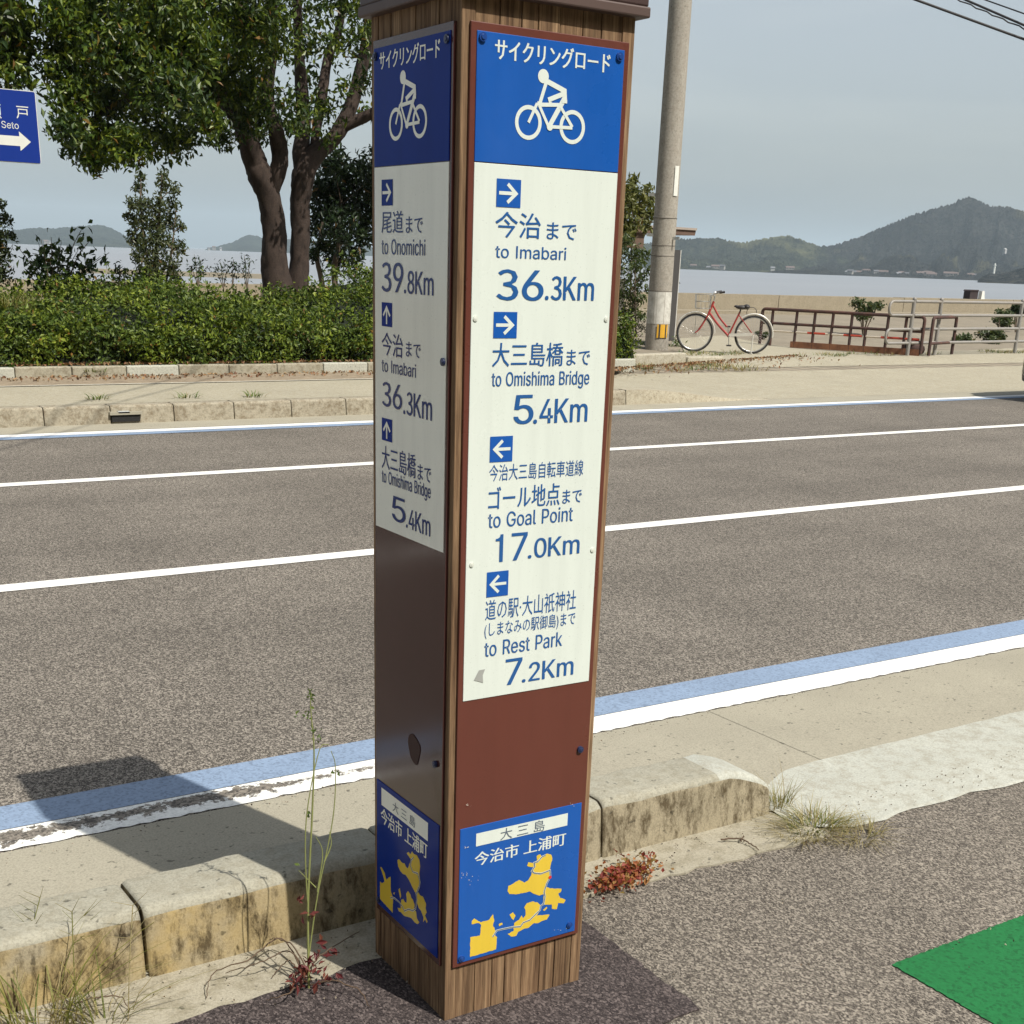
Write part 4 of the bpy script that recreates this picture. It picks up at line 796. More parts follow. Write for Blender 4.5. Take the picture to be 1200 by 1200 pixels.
    flat('island_map', polys, [mats['yel']], n=T1-.0002)
    rt = [MP(p) for p in RT_]; rt = [tuple(np.array(a)+(np.array(b)-np.array(a))*t) for a, b in zip(rt, rt[1:]) for t in (0,.33,.66)]
    mb = MB()
    for wd_, n_, mi in ((.0044, T1+.0002, 0), (.0024, T1+.0005, 1)):
        vs, fs = ribbon(rt, wd_); mb.add([P(a, b, n_) for a, b in vs], fs, mi)
    if side == 'R': vs, fs = disc(DOT, .004, 14); mb.add([P(a, b, T1+.0009) for a, b in vs], fs, 2)
    o = mb.build('map_route', [mats['white'], mats['dark'], m_red], panel)
    # bolts
    def bolt(s, z, m, q=1.0):
        mb = MB(); c = Vector(P(s, z, .0085)); nn = Vector(P(0,0,1))-Vector(P(0,0,0))
        mb.tube([c-nn*.002, c+nn*.003*q], .0072*(.5+.5*q), 14); mb.tube([c+nn*.003*q, c+nn*.0048*q], [.0045*(.5+.5*q),.0038*(.5+.5*q)], 10); mb.build('bolt', m, panel)
    bl = m_bolt['sunny'] if side == 'R' else m_bolt['glossy_shaded']
    if side == 'R':
        for s, z in [(.0361,1.9302),(.3222,1.928),(.0348,.1565),(.3176,.166)]: bolt(s, z, bl)
        for s, z in [(.0344,1.4784),(.3258,1.4794),(.0385,1.0253),(.324,1.03)]: bolt(s, z, m_bolt['white'], .35)
        bolt(.3212,.5935, m_bolt['glossy_shaded'])
        g = mat('grey worn spot', (.33,.34,.32), .6)
        flat('worn_patch', [([(.0497,.7888),(.0607,.8082),(.0752,.8088),(.0700,.797),(.0714,.7804),(.060,.785)], [(0,1,2,3,4,5)], 0)], g)
        m_chip = mat('paint chip', (.62,.58,.5), .7)
        ch = []
        for cx_, cz_, nn_, sp in ((.0405,.358,8,.012),(.043,.418,5,.01),(.055,.340,7,.02),(.041,.52,6,.01),(.31,.462,5,.02),(.3,.16,6,.03)):
            for _ in range(nn_):
                a, b = cx_+rs.normal()*sp*.45, cz_+rs.normal()*sp*.35; q = rs.uniform(.0004,.0017); r2 = rs.uniform(.0005,.003)
                if not (.017 < a < .342 and b > .14): continue
                ch.append(([(a,b),(a+q,b+r2*.3),(a+q*.6,b+r2),(a-q*.5,b+r2*.7)], [(0,1,2,3)], 0))
        flat('paint_chip', ch, m_chip, n=.0092)
    else:
        for s, z in [(.0345,1.926),(.309,1.927),(.035,.165)]: bolt(s, z, bl)
        for s, z in [(.311,1.4),(.3,.60)]: bolt(s, z, bl)
        th = np.linspace(0, 2*math.pi, 22)[:-1]
        oval = [(.205+(.026+.004*math.sin(3*t))*math.cos(t), .60+(.034+.005*math.cos(2*t+1))*math.sin(t)) for t in th]
        flat('worn_patch', [(oval, [tuple(range(len(oval)))], 0)], mat('dull brown scar', (.05,.022,.018), .8), n=.0072)
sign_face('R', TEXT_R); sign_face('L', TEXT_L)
# ------------------------------------------------------------------ foliage helpers
def unit(a): return a/np.maximum(np.linalg.norm(a, axis=1, keepdims=True), 1e-9)
def leaf_arrays(C, size, aspect=.42, dirbias=(0,0,-.25), normbias=(0,0,.6), fold=.25, rnd=None):
    """kite shaped leaves folded along the midrib: 4 vertices, 2 triangles each"""
    n = len(C); r = rnd or rs
    d = unit(r.normal(size=(n,3))+np.array(dirbias)); nn = r.normal(size=(n,3))*.7+np.array(normbias)
    s = unit(np.cross(d, nn)); nrm = np.cross(s, d)
    L = (np.asarray(size)*r.uniform(.7, 1.25, n))[:,None]; W = L*aspect
    base = C - d*L*.5; tip = C + d*L*.5 - nrm*L*.08; mid = C - d*L*.02
    V = np.stack([base, mid+s*W*.5+nrm*W*fold, tip, mid-s*W*.5+nrm*W*fold], 1).reshape(-1,3)
    b = np.arange(n)[:,None]*4
    F = np.stack([b+np.array([[0,1,2]]), b+np.array([[0,2,3]])], 1).reshape(-1,3)
    return V, F
def blob_points(n, c, rad, shell=.45, rnd=None):
    r = rnd or rs; d = unit(r.normal(size=(n,3))); q = r.rand(n)**shell
    wob = 1+.22*np.sin(d[:,0]*5+c[0]*3)*np.sin(d[:,2]*6+c[1])+.15*np.sin(d[:,1]*9+c[2]*5)
    return np.array(c)+d*(q*wob)[:,None]*np.array(rad)
def spline(pts, n=8):
    P = [np.array(p, float) for p in pts]; out = []
    P = [2*P[0]-P[1]]+P+[2*P[-1]-P[-2]]
    for i in range(1, len(P)-2):
        for j in range(n):
            t = j/n; a, b, c, d = P[i-1], P[i], P[i+1], P[i+2]
            out.append(.5*((2*b)+(-a+c)*t+(2*a-5*b+4*c-d)*t*t+(-a+3*b-3*c+d)*t**3))
    out.append(P[-2]); return out
def limb(mb, pts, radii, seg=10, rough=.06, mi=0, n=6):
    C = spline(pts, n); rr = np.interp(np.linspace(0,1,len(C)), np.linspace(0,1,len(radii)), radii)
    b = len(mb.v); mb.tube([tuple(c) for c in C], list(rr), seg, mi, caps=True)
    for i in range(b, b+len(C)*seg):
        ring_i = (i-b)//seg; c = C[ring_i]; v = np.array(mb.v[i]); k = (i-b) % seg
        mb.v[i] = tuple(c+(v-c)*(1+rough*math.sin(k*2.1+ring_i*.7)+rs.uniform(-rough,rough)*.7))
m_bark = concrete('brown bark', (.060,.043,.035), moss=(.024,.018,.015), moss_amt=.7, grit=40, streak=True)
m_bark2 = mat('grey stem', (.13,.10,.07), .9, .3, 20)
m_camphor = leaf_mat('camphor leaves', [(.012,.028,.008), (.027,.056,.012), (.060,.10,.017), (.125,.165,.03)], .3, .42, clump=1.1)
m_dark = leaf_mat('dark leaves', [(.010,.022,.008), (.018,.036,.012), (.03,.055,.015)], .25)
m_hedge = leaf_mat('hedge leaves', [(.016,.034,.007), (.045,.078,.013), (.092,.14,.025), (.15,.195,.05)], .25, .5, .25, clump=2.2)
m_oliv2 = leaf_mat('grey olive leaves', [(.035,.055,.022), (.07,.09,.035), (.12,.135,.06)], .35)
m_oliv = leaf_mat('olive leaves', [(.035,.055,.025), (.065,.09,.035), (.10,.125,.05)], .3)
m_fresh = leaf_mat('fresh green leaves', [(.05,.085,.02), (.09,.14,.03), (.14,.19,.05)], .35)
m_grass = leaf_mat('grass blades', [(.08,.105,.02), (.15,.165,.035), (.26,.22,.07)], .35, .6)
m_straw = leaf_mat('dry grass', [(.20,.16,.07), (.30,.25,.12), (.38,.33,.18)], .3, .7)
m_redleaf = leaf_mat('red leaves', [(.16,.025,.02), (.28,.06,.04), (.34,.15,.05), (.22,.16,.05)], .3, .5)

# ------------------------------------------------------------------ big camphor tree behind the hedge
YT = 17.2
tree = thing('broadleaf_tree', 'large spreading tree with a thick double brown trunk rising behind the hedge', 'tree', (0,0,0))
mb = MB()
p = lambda u, v, Y=YT: tuple(at(u, v, Y))
gz = .1
b0 = at(331, 362, YT)
limb(mb, [(b0.x-.02,YT,-.1), p(326,350), p(322,310), p(321,270), p(316,235), p(305,205), p(297,185), p(285,150,YT-.2), p(262,110,YT-.4), p(232,60,YT-.6), p(200,10,YT-.9), p(180,-60,YT-1)], [.28,.24,.195,.175,.17,.185,.165,.125,.12,.10,.09,.06], 14)
limb(mb, [(b0.x+.33,YT+.05,-.1), p(349,350,YT+.05), p(351,310,YT+.05), p(352,270,YT+.05), p(352,235,YT+.05), p(356,205,YT), p(366,185,YT), p(388,165,YT), p(405,140,YT), p(417,105,YT), p(428,62,YT), p(436,10,YT), p(450,-60,YT)], [.20,.165,.145,.14,.15,.17,.145,.11,.11,.10,.095,.085,.06], 14)
limb(mb, [p(318,240), p(325,205,YT-.1), p(328,178,YT-.1), p(322,150,YT-.2), p(312,110,YT-.1), p(318,60), p(318,0), p(322,-60)], [.06,.12,.13,.11,.1,.09,.09,.06], 10)
limb(mb, [p(352,215,YT), p(352,180,YT+.1), p(356,140,YT+.3), p(352,90,YT+.4), p(350,40,YT+.4), p(345,-40,YT+.4)], [.07,.12,.11,.09,.07,.05], 10)
limb(mb, [p(366,182,YT), p(376,120,YT+.3), p(384,70,YT+.6), p(398,30,YT+.8), p(405,-30,YT+1)], [.06,.085,.075,.06,.05], 9)
limb(mb, [p(400,150,YT), p(440,130,YT-.3), p(480,100,YT-.6), p(520,60,YT-.8)], [.09,.07,.05,.03], 8)
limb(mb, [p(262,110,YT-.4), p(215,105,YT-.9), p(160,110,YT-1.3), p(110,140,YT-1.5), p(90,165,YT-1.6)], [.09,.07,.055,.035,.02], 8)
limb(mb, [p(240,72,YT-.6), p(180,50,YT-1.2), p(110,40,YT-1.5), p(60,45,YT-1.6)], [.08,.06,.045,.02], 8)
limb(mb, [p(318,60,YT), p(290,20,YT-.3), p(250,-30,YT-.4)], [.06,.05,.04], 8)
for u, v, r_ in ((317,308,.15),(321,262,.11),(354,322,.10)): mb.ball(at(u, v, YT+.02), r_, r_, r_*1.7, 0, 12, 9)
mb.build('trunk', m_bark, tree)
cl = [(72,22,32),(95,12,45),(140,12,50),(185,8,48),(235,5,45),(75,70,36),(110,62,42),(150,62,45),(190,60,42),(225,55,40),(85,112,32),(120,112,36),(160,112,38),(200,108,40),(240,92,40),
      (80,150,25),(98,172,24),(125,165,34),(150,170,30),(185,160,32),(210,165,24),(235,140,30),(262,120,34),(262,162,18),(290,105,34),(295,140,28),(320,122,30),(350,130,28),(382,128,24),(285,60,38),(325,55,32),
      (365,50,26),(400,55,26),(430,40,30),(455,70,35),(300,18,40),(350,10,34),(400,8,36),(430,95,18),(440,-5,40),(480,20,55),(500,90,40),(460,130,28),(385,165,14),(330,150,20),(110,192,16),(300,160,16),(362,95,22),
      (345,150,16),(405,100,14),(425,130,14),(270,30,30)]
rt_ = np.random.RandomState(41); PT = []
for i, (u, v, rp) in enumerate(cl):
    Y = YT + rt_.uniform(-2.0, .9) - (.8 if u < 230 else 0); q = at(u, v, Y); r_ = rp/1506*math.hypot(q.x-CAM.x, q.y-CAM.y)*1.0
    n = int(1250*(rp/35)**2*(.30 if u > 315 else .66)); PT.append(blob_points(n, q, (r_*.95, r_*.95, r_*.82), .55, rt_))
for i in range(34):                                    # the upper crown, above the picture, that shades the rest
    u, v = rt_.uniform(40, 640), rt_.uniform(-330, -50); q = at(u, v, YT+rt_.uniform(-2.6, .8))
    PT.append(blob_points(420, q, (.95,.95,.75), .5, rt_))
PT = np.concatenate(PT); V, F = leaf_arrays(PT, .106, .42, (0,0,-.55), (0,-.2,.7), .2, rt_)
np_mesh('crown', V, F, m_camphor, tree)
def simple_tree(name, label, cat, base, stems, blobs, m, leaf, dens, group=None, aspect=.4, dirb=(0,0,.1), seed=1, shell=.5, twig=.5):
    t = thing(name, label, cat, (0,0,0), 0, group); r = np.random.RandomState(seed)
    mb = MB()
    for pts, ra in stems: limb(mb, pts, ra, 7, .05)
    P = []
    for c, rad in blobs:
        P.append(blob_points(max(8, int(dens*rad[0]*rad[2])), c, rad, shell, r))
        if twig:
            c_ = Vector(c); st_ = min((Vector(q_) for pts, ra in stems for q_ in spline(pts, 4) if q_[2] < c_.z-.02), key=lambda q_: (q_-c_).length+.6*abs(c_.z-q_.z-.25), default=Vector(base)); mb.tube([st_, st_.lerp(c_, .5)+Vector((0,0,.03)), c_], [.010,.007,.003], 5)
    mb.build('trunk', m_bark2, t)
    V, F = leaf_arrays(np.concatenate(P), leaf, aspect, dirb, (0,-.1,.5), .2, r)
    np_mesh('crown', V, F, m, t); return t
def blobs_px(lst, Y, flat=1.0, dy=.5, seed=0):
    r = np.random.RandomState(seed); out = []
    for u, v, rp in lst:
        q = at(u, v, Y+r.uniform(-dy, dy)); k = rp/1506*math.hypot(q.x-CAM.x, q.y-CAM.y); out.append((tuple(q), (k, k, k*flat)))
    return out
# crown reaching in at the top left
q = at(-150, 300, 15.5)
simple_tree('broadleaf_tree', 'dark tree crown reaching in at the top left behind the blue road sign', 'tree', (q.x, q.y, .1),
    [([(q.x,q.y,.1), tuple(at(-155,200,15.5)), tuple(at(-110,90,15.5)), tuple(at(-5,40,15.5)), tuple(at(20,20,15.5))], [.2,.17,.13,.08,.03])],
    blobs_px([(5,30,30),(12,60,24),(8,85,22),(26,88,12),(-15,60,40),(-20,5,45),(5,-5,30),(36,100,9),(60,-60,26),(20,-75,30),(-20,-70,30),(-20,110,28),(18,45,26),(-60,30,60),(-60,-30,70),(-130,60,70),(-140,-20,80),(-210,50,80),(-220,-40,90),(-300,20,80),(-310,90,70),(-230,130,60),(-150,130,45),(-400,40,90),(-390,-50,90),(-420,120,60)], 15.5, seed=3), m_camphor, .13, 2100, aspect=.4, dirb=(0,0,-.5), seed=5)
# tree behind the trunk, to the right
q = at(395, 345, 19)
simple_tree('broadleaf_tree', 'dark bushy tree between the thick double trunk and the guide pillar', 'tree', (q.x, q.y, .3),
    [([(q.x,q.y,.2), tuple(at(392,320,19)), tuple(at(396,290,19)), tuple(at(400,240,19))], [.06,.05,.045,.03]), ([(q.x-.1,q.y,.2), tuple(at(376,325,19)), tuple(at(372,300,19)), tuple(at(378,260,19))], [.05,.045,.04,.02])],
    blobs_px([(385,215,22),(405,205,24),(430,210,22),(380,240,22),(405,240,26),(432,245,20),(375,265,20),(400,268,26),(425,275,18),(375,290,13),(395,300,18),(418,300,12),(445,230,30),(460,270,30),(390,190,18),(372,222,12),(450,200,30),(365,300,8)], 19, seed=4), m_dark, .115, 3600, dirb=(0,0,-.4), seed=6)
# slim young tree standing against the sea
q = at(182, 335, 23.6)
simple_tree('young_tree', 'slim upright young tree with grey green leaves standing against the pale sea', 'tree', (q.x, q.y, .3),
    [([(q.x,q.y,.2), tuple(at(183,300,23.6)), tuple(at(186,260,23.6)), tuple(at(190,205,23.6))], [.05,.04,.03,.008]), ([(q.x,q.y,.2), tuple(at(172,300,23.6)), tuple(at(166,260,23.6)), tuple(at(165,205,23.6))], [.03,.025,.015,.006]), ([(q.x,q.y,.2), tuple(at(200,300,23.6)), tuple(at(206,250,23.6))], [.03,.02,.006])],
    blobs_px([(165,207,6),(163,220,8),(190,205,7),(192,218,9),(206,222,6),(155,238,9),(168,242,11),(185,240,12),(203,240,9),(150,252,6),(160,260,11),(178,262,14),(198,260,11),(213,266,6),(155,278,9),(170,285,14),(190,283,14),(208,290,10),(162,300,10),(180,308,16),(200,310,12),(170,325,14),(190,330,14),(205,328,10)], 23.6, seed=8, dy=.25), m_oliv2, .10, 4800, dirb=(0,0,.6), seed=7, aspect=.38)
q = at(-12, 345, 16.5)
simple_tree('young_tree', 'small grey green tree cut off by the left edge beside the young leafy shrub', 'tree', (q.x, q.y, .3),
    [([(q.x,q.y,.2), tuple(at(-8,300,16.5)), tuple(at(-4,250,16.5))], [.05,.04,.01])],
    blobs_px([(2,240,7),(-4,258,12),(8,258,8),(0,278,14),(14,275,7),(-10,300,18),(6,296,10),(-20,270,18),(-2,320,16),(-25,320,24)], 16.5, seed=9, dy=.25), m_oliv, .075, 6500, dirb=(0,0,.5), seed=9, aspect=.38)
# big-leaved shrub with horizontal sprays
def spray_shrub(name, label, cat, base, tips, m, leaf, per, seed, group=None, droop=.05, aspect=.5, stem=.012):
    t = thing(name, label, cat, (0,0,0), 0, group); r = np.random.RandomState(seed); mb = MB(); P = []
    for tip in tips:
        a, b = Vector(base), Vector(tip); mid = a.lerp(b, .55)+Vector((0,0,.12*(b-a).length))
        pts = spline([tuple(a), tuple(mid), tuple(b)], 8); mb.tube([tuple(x) for x in pts], [stem*(1-.8*i/len(pts)) for i in range(len(pts))], 5)
        for k in range(per):
            s_ = .3+.7*k/per; i = min(len(pts)-1, int(s_*(len(pts)-1))); P.append(np.array(pts[i])+r.normal(size=3)*leaf*.55)
    mb.build('stem', m_bark2, t); V, F = leaf_arrays(np.array(P), leaf, aspect, (0,0,-.1), (0,-.3,.8), .15, r)
    np_mesh('foliage', V, F, m, t); return t
YS = 16.0
q = at(62, 345, YS)
spray_shrub('leafy_shrub', 'shrub with broad dark leaves on horizontal sprays standing against the sea', 'shrub', (q.x,q.y,.6), [tuple(at(u,v,YS+rs.uniform(-.4,.4))) for u, v in ((98,264),(108,278),(92,292),(128,296),(118,300),(60,278),(45,284),(20,288),(35,300),(52,300),(75,300),(88,312),(66,316),(30,318),(105,318),(48,280),(58,295),(72,283))], leaf_mat('shrub leaves', [(.012,.03,.01),(.03,.06,.016),(.075,.11,.03)], .35), .115, 26, 12)
for k, (u0, v0, tips, nm) in enumerate([(232,335,((228,298),(236,304),(222,310),(243,312)),'first weedy stalk right of the slim young tree'),(262,338,((258,306),(268,310),(250,314)),'low leggy weed midway between the slim tree and the thick trunk'),
      (290,340,((286,298),(293,305),(282,312)),'tall narrow weed standing nearest the left of the thick trunk'),(272,338,((274,304),(278,312)),'thin weed rising between two leggy weeds above the hedge'),(140,330,((140,310),(143,316)),'small lone sprig above the hedge left of the slim young tree')]):
    q = at(u0, v0, 15.6+.1*k); spray_shrub('weed', nm, 'weed', tuple(q), [tuple(at(u,v,15.6+.1*k)) for u, v in tips], m_dark, .062, 28, 30+k, 'weeds growing out of the hedge', aspect=.35, stem=.008)

# ------------------------------------------------------------------ hedge on the far side
rh = np.random.RandomState(3)
def hedge_top(x, y):
    f = min(1, max(0, (y-13.33)/.5)); base = .80+.20*(y-13.4)/2.2
    base += .09*math.sin(x*1.9)+.06*math.sin(x*4.3+y*2)+.05*math.sin(x*9+y*5)
    if x > 6.9 and y > 14.0: base += .24*min(1, (x-6.9)/.8)
    if y > 15.0: base -= .10*(y-15.0)
    return .18+(base-.18)*math.sqrt(1-(1-f)**2.2) if f < 1 else base
hd = thing('hedge', 'long dense green hedge behind the low kerb across the road', 'hedge', (0,0,0))
XH0, XH1 = -2.5, 11.0
xs, ys = np.linspace(XH0, XH1, 130), np.concatenate([np.linspace(13.36, 13.9, 10), np.linspace(14, 16.2, 16)])
V = [(x, y+.06, max(.2, hedge_top(x, y)-.15)) for y in ys for x in xs]; nx = len(xs)
F = [(j*nx+i, j*nx+i+1, (j+1)*nx+i+1, (j+1)*nx+i) for j in range(len(ys)-1) for i in range(nx-1)]
m_inner = mat('hedge shade', (.010,.016,.006), .95, .4, 20)  # dark inner shell; the shade between the leaves is in its colour
np_mesh('inner_shade', V, F, m_inner, hd, smooth=True)
NC = 7000; P = []                                     # leaves in small sprays with dark gaps between them
for i in range(NC):
    x = rh.uniform(XH0, XH1)
    if rh.rand() < .55:
        z = rh.uniform(.2, .98); y = 13.36+.07*math.sin(x*2.3+z*3)+.08*math.sin(x*5.3+z*6.5)*math.sin(z*9+x)+.05*math.sin(x*11+z*4)+.06*rh.rand()
        if z > .62: y += (z-.62)*.55
        z = min(z, hedge_top(x, max(y,13.4))+.04)
    else:
        y = rh.uniform(13.55, 16.2); z = hedge_top(x, y)+rh.normal()*.04+(.16*rh.rand() if rh.rand() < .12 else 0)
    k = rh.randint(7, 17); s_ = rh.uniform(.04, .085)
    P.append(np.array([x,y,z])+rh.normal(size=(k,3))*np.array([s_,s_*.8,s_*.75]))
for i in range(230):                                  # loose shoots standing out of the top
    x, y = rh.uniform(XH0, XH1), rh.uniform(13.75, 16.2); h = rh.uniform(.10, .38)*(1 if y > 14.6 else .6); k = int(9+h*50); t_ = rh.rand(k); dx, dy = rh.normal()*.12, rh.normal()*.1
    P.append(np.stack([x+dx*t_, y+dy*t_, hedge_top(x, y)+h*t_], 1)+rh.normal(size=(k,3))*.022)
P = np.concatenate(P)
V, F = leaf_arrays(P, .062, .5, (0,-.2,.3), (0,-.35,.5), .2, rh); np_mesh('foliage', V, F, m_hedge, hd)
# hedge kerb of separate blocks
m_hk = concrete('hedge kerb concrete', (.36,.335,.26), moss=(.15,.12,.075), moss_amt=.65, grit=50); m_hk2 = concrete('newer kerb concrete', (.45,.45,.385), grit=50)
mb = MB(); x = -4.0; i = 0
while x < 10.4:
    mb.box((x+.004, 13.10, .1), (x+.612, 13.22, .285+rs.uniform(-.004,.004)), 1 if i % 7 in (2,5) else 0); x += .616; i += 1
S(mb.build('hedge_kerb', [m_hk, m_hk2], bevel=.012))
sheet('hedge_bed', [(-8,13.2),(10.9,13.2),(10.9,16.4),(-8,16.4)], .24, mat('leaf mould', (.16,.085,.045), .95, .5, 30))
# leaf litter along the kerb and pavement
P = np.stack([rs.uniform(-2.5,10.5,2600), np.where(rs.rand(2600) < .55, rs.uniform(13.16,13.42,2600), 13.08-rs.rand(2600)**2*.5), np.zeros(2600)], 1)
P[:,2] = np.where(P[:,1] > 13.1, .30, .188)
V, F = leaf_arrays(P, .05, .55, (0,0,0), (0,0,2), .15); o = np_mesh('leaf_litter', V, F, leaf_mat('fallen leaves', [(.10,.05,.03),(.22,.10,.05),(.30,.19,.09),(.13,.10,.06)], .1, .8)); tag(o, 'brown fallen leaves scattered below the hedge', 'leaf litter', kind='stuff')

# ------------------------------------------------------------------ grass, weeds
def blades(n, base, spread, h, lean, wd, r, curve=.5):
    V, F = [], []
    for i in range(n):
        a = r.uniform(0, 2*math.pi); rad = spread*math.sqrt(r.rand()); b = np.array([base[0]+rad*math.cos(a), base[1]+rad*math.sin(a)*.7, base[2]])
        H = h*r.uniform(.45, 1.1); a2 = a+r.normal()*.6; out = np.array([math.cos(a2), math.sin(a2), 0])*H*lean*r.uniform(.3, 1.3); s_ = np.array([-math.sin(a2), math.cos(a2), 0])*wd*r.uniform(.6,1.2)
        k = 4; st = len(V)
        for j in range(k+1):
            t = j/k; c = b+out*t**(1+curve)+np.array([0,0,H*(t-.35*lean*t*t)]); ww = s_*(1-t**1.5)
            V += [c-ww, c+ww]
        for j in range(k): F.append((st+2*j, st+2*j+1, st+2*j+3, st+2*j+2))
    return np.array(V), np.array(F)
def tuft(label, base, parts, seed, cat='grass tuft', name='grass_tuft', group=None):
    r = np.random.RandomState(seed); Vs, Fs, mi, ms, off = [], [], [], [], 0
    for j, (n, spread, h, lean, wd, m) in enumerate(parts):
        V, F = blades(n, base, spread, h, lean, wd, r); Vs.append(V); Fs.append(F+off); off += len(V); mi += [j]*len(F); ms.append(m)
    o = np_mesh(name, np.concatenate(Vs), np.concatenate(Fs), ms, None, mi); return tag(o, label, cat, group)
q = gr(965, 975)
tuft('thick tuft of green and straw coloured grass where the near kerb ends', (q.x-.02,q.y+.02,.0), [(90,.08,.085,1.5,.0020,m_grass),(220,.13,.095,1.7,.0013,m_straw)], 1)
q = gr(905, 950)
tuft('wispy dry grass against the end of the near kerb', (q.x+.02,q.y,.0), [(70,.05,.16,.7,.0012,m_straw),(20,.04,.1,.6,.0018,m_grass)], 2)
q = gr(1010, 982)
tuft('flattened dry grass on the asphalt below the pale mortar ramp', (q.x,q.y,.0), [(110,.09,.07,1.9,.0013,m_straw),(16,.06,.06,1.5,.0018,m_grass)], 3)
q = gr(45, 1195, .0)
tuft('long thin green grass at the bottom left corner in front of the kerb', (q.x-.02,q.y-.06,.0), [(44,.08,.30,1.1,.0022,m_grass),(60,.12,.28,1.0,.0012,m_straw)], 4)
q = gr(110, 1195)
tuft('sparse drooping grass in front of the kerb beside the bottom left grass', (q.x,q.y-.03,.0), [(20,.05,.18,1.2,.0022,m_grass),(34,.09,.2,1.3,.0011,m_straw)], 5)
# seed-headed wild grass culms, bottom left
def culm(mb, base, tip, r_, r0=.0011, heads=7):
    a, b = Vector(base), Vector(tip); pts = spline([tuple(a), tuple(a.lerp(b,.5)+Vector((0,0,.25*(b-a).length*.3))), tuple(b)], 6)
    mb.tube([tuple(p_) for p_ in pts], [r0]*len(pts), 4)
    for k in range(heads):
        i = len(pts)-1-int(k*.8); c = Vector(pts[max(3,i)]); d = Vector((r_.uniform(-1,1), r_.uniform(-.4,.4), r_.uniform(.1,1))).normalized()*r_.uniform(.03,.07)
        mb.tube([c, c+d], [r0*.7, r0*.3], 4, 0)
for k, (b_, tip, nm) in enumerate([((20,1190),(125,805),'tall thin grass culm with a forked seed head at the far left kerb'),((60,1198),(262,862),'thin grass culm leaning right across the kerb face'),((90,1200),(225,850),'straight thin grass culm rising past the kerb joint'),((150,1200),(415,830),'long pale grass culm lying low to the right along the kerb')]):
    r_ = np.random.RandomState(60+k); mb = MB(); a = gr(*b_); t_ = gr(*(0,0)) if False else None
    tp = at(tip[0]*.96, 750+tip[1]*.375-0 if False else 750+(tip[1])*.375, a.y+.10)
    tp = at(tip[0]*.375, 750+tip[1]*.375, a.y+.12)
    culm(mb, (a.x,a.y,0), tuple(tp), r_); tag(mb.build('grass_culm', m_grass if k < 3 else m_straw), nm, 'grass', 'thin grass culms at the bottom left')
# grit and bits of dead leaf on the concrete strip, in the gutter and on the asphalt
n = 900; P = np.stack([rs.uniform(-1.1,3.2,n), np.zeros(n), np.zeros(n)], 1); k_ = rs.rand(n)
P[:,1] = np.where(k_ < .5, .48-np.abs(rs.normal(size=n))*.09, np.where(k_ < .75, 1.31-np.abs(rs.normal(size=n))*.05, rs.uniform(-.5,.3,n)))
P[:,2] = np.where(P[:,1] > .6, .017, .0115)
V, F = leaf_arrays(P, .0065, .7, (0,0,0), (0,0,.6), .5); tag(np_mesh('grit', V, F, leaf_mat('grit', [(.05,.04,.03),(.14,.10,.065),(.30,.26,.2),(.42,.38,.3)], .0, .8)), 'scattered grit and leaf bits along the kerb and gutter', 'grit', kind='stuff')
# red-leaved creeping plant right of the pillar
q = gr(728, 1035); r_ = np.random.RandomState(5); n = 520
P = np.stack([q.x+r_.normal(size=n)*.062, q.y+r_.normal(size=n)*.026, np.abs(r_.normal(size=n))*.016+.012], 1); P[:,1] += (P[:,0]-q.x)*.25
V, F = leaf_arrays(P, .017, .75, (0,0,.3), (0,-.4,.9), .2, r_); o = thing('creeping_weed', 'x', 'weed'); np_mesh('red_foliage', V, F, m_redleaf, o); tag(o, 'low red and orange leaved creeping weed on the concrete right of the pillar', 'weed')
# tall weed in front of the kerb, left of the pillar
q = gr(362, 1160); tw = thing('tall_weed', 'tall spindly green weed with red lower leaves left of the pillar', 'weed', (0,0,0))
mb = MB(); YW = q.y
W_ = lambda u, v, dy=0: tuple(at(u, v, YW+dy))
st = [[W_(362,1160),W_(361,1060),W_(366,950),W_(368,880),W_(364,830),W_(365,812)], [W_(362,1120),W_(372,1050),W_(390,960),W_(393,900),W_(388,880)], [W_(362,1080),W_(358,1010),W_(360,950),W_(374,880),W_(385,872)], [W_(372,1045),W_(378,1000),W_(370,980)], [W_(380,1010),W_(388,990),W_(386,975)], [W_(370,1040),W_(350,1020)]]
for i, s_ in enumerate(st): mb.tube([tuple(c) for c in spline(s_, 6)], list(np.linspace(.0030 if i == 0 else .0018, .0007, len(spline(s_, 6)))), 6)
mb.build('stem', mat('weed stem', (.22,.24,.08), .7, .2, 20), tw)
r_ = np.random.RandomState(9); P = []
for u, v, k, sp in ((365,815,10,.006),(364,835,10,.006),(367,855,8,.006),(372,865,5,.005),(360,955,5,.004),(350,1012,3,.004),(393,905,4,.004),(352,842,3,.01)): P += [np.array(W_(u,v))+r_.normal(size=3)*sp for _ in range(k)]
V, F = leaf_arrays(np.array(P), .012, .55, (0,0,.4), (0,-.5,.5), .2, r_); np_mesh('foliage', V, F, m_fresh, tw)
P = []
for u, v, k, sp in ((362,1075,5,.009),(352,1055,4,.008),(372,1110,7,.013),(360,1130,22,.018),(362,1150,30,.025),(388,1115,6,.012),(345,1150,14,.022),(380,1150,10,.02)): P += [np.array(W_(u,v,-.01))+r_.normal(size=3)*sp*np.array([1,.6,.6]) for _ in range(k)]
V, F = leaf_arrays(np.array(P), .024, .42, (0,0,.3), (0,-.5,.5), .2, r_); np_mesh('red_foliage', V, F, leaf_mat('dark red leaves', [(.09,.015,.02),(.14,.03,.03),(.19,.07,.045)], .3, .5), tw)
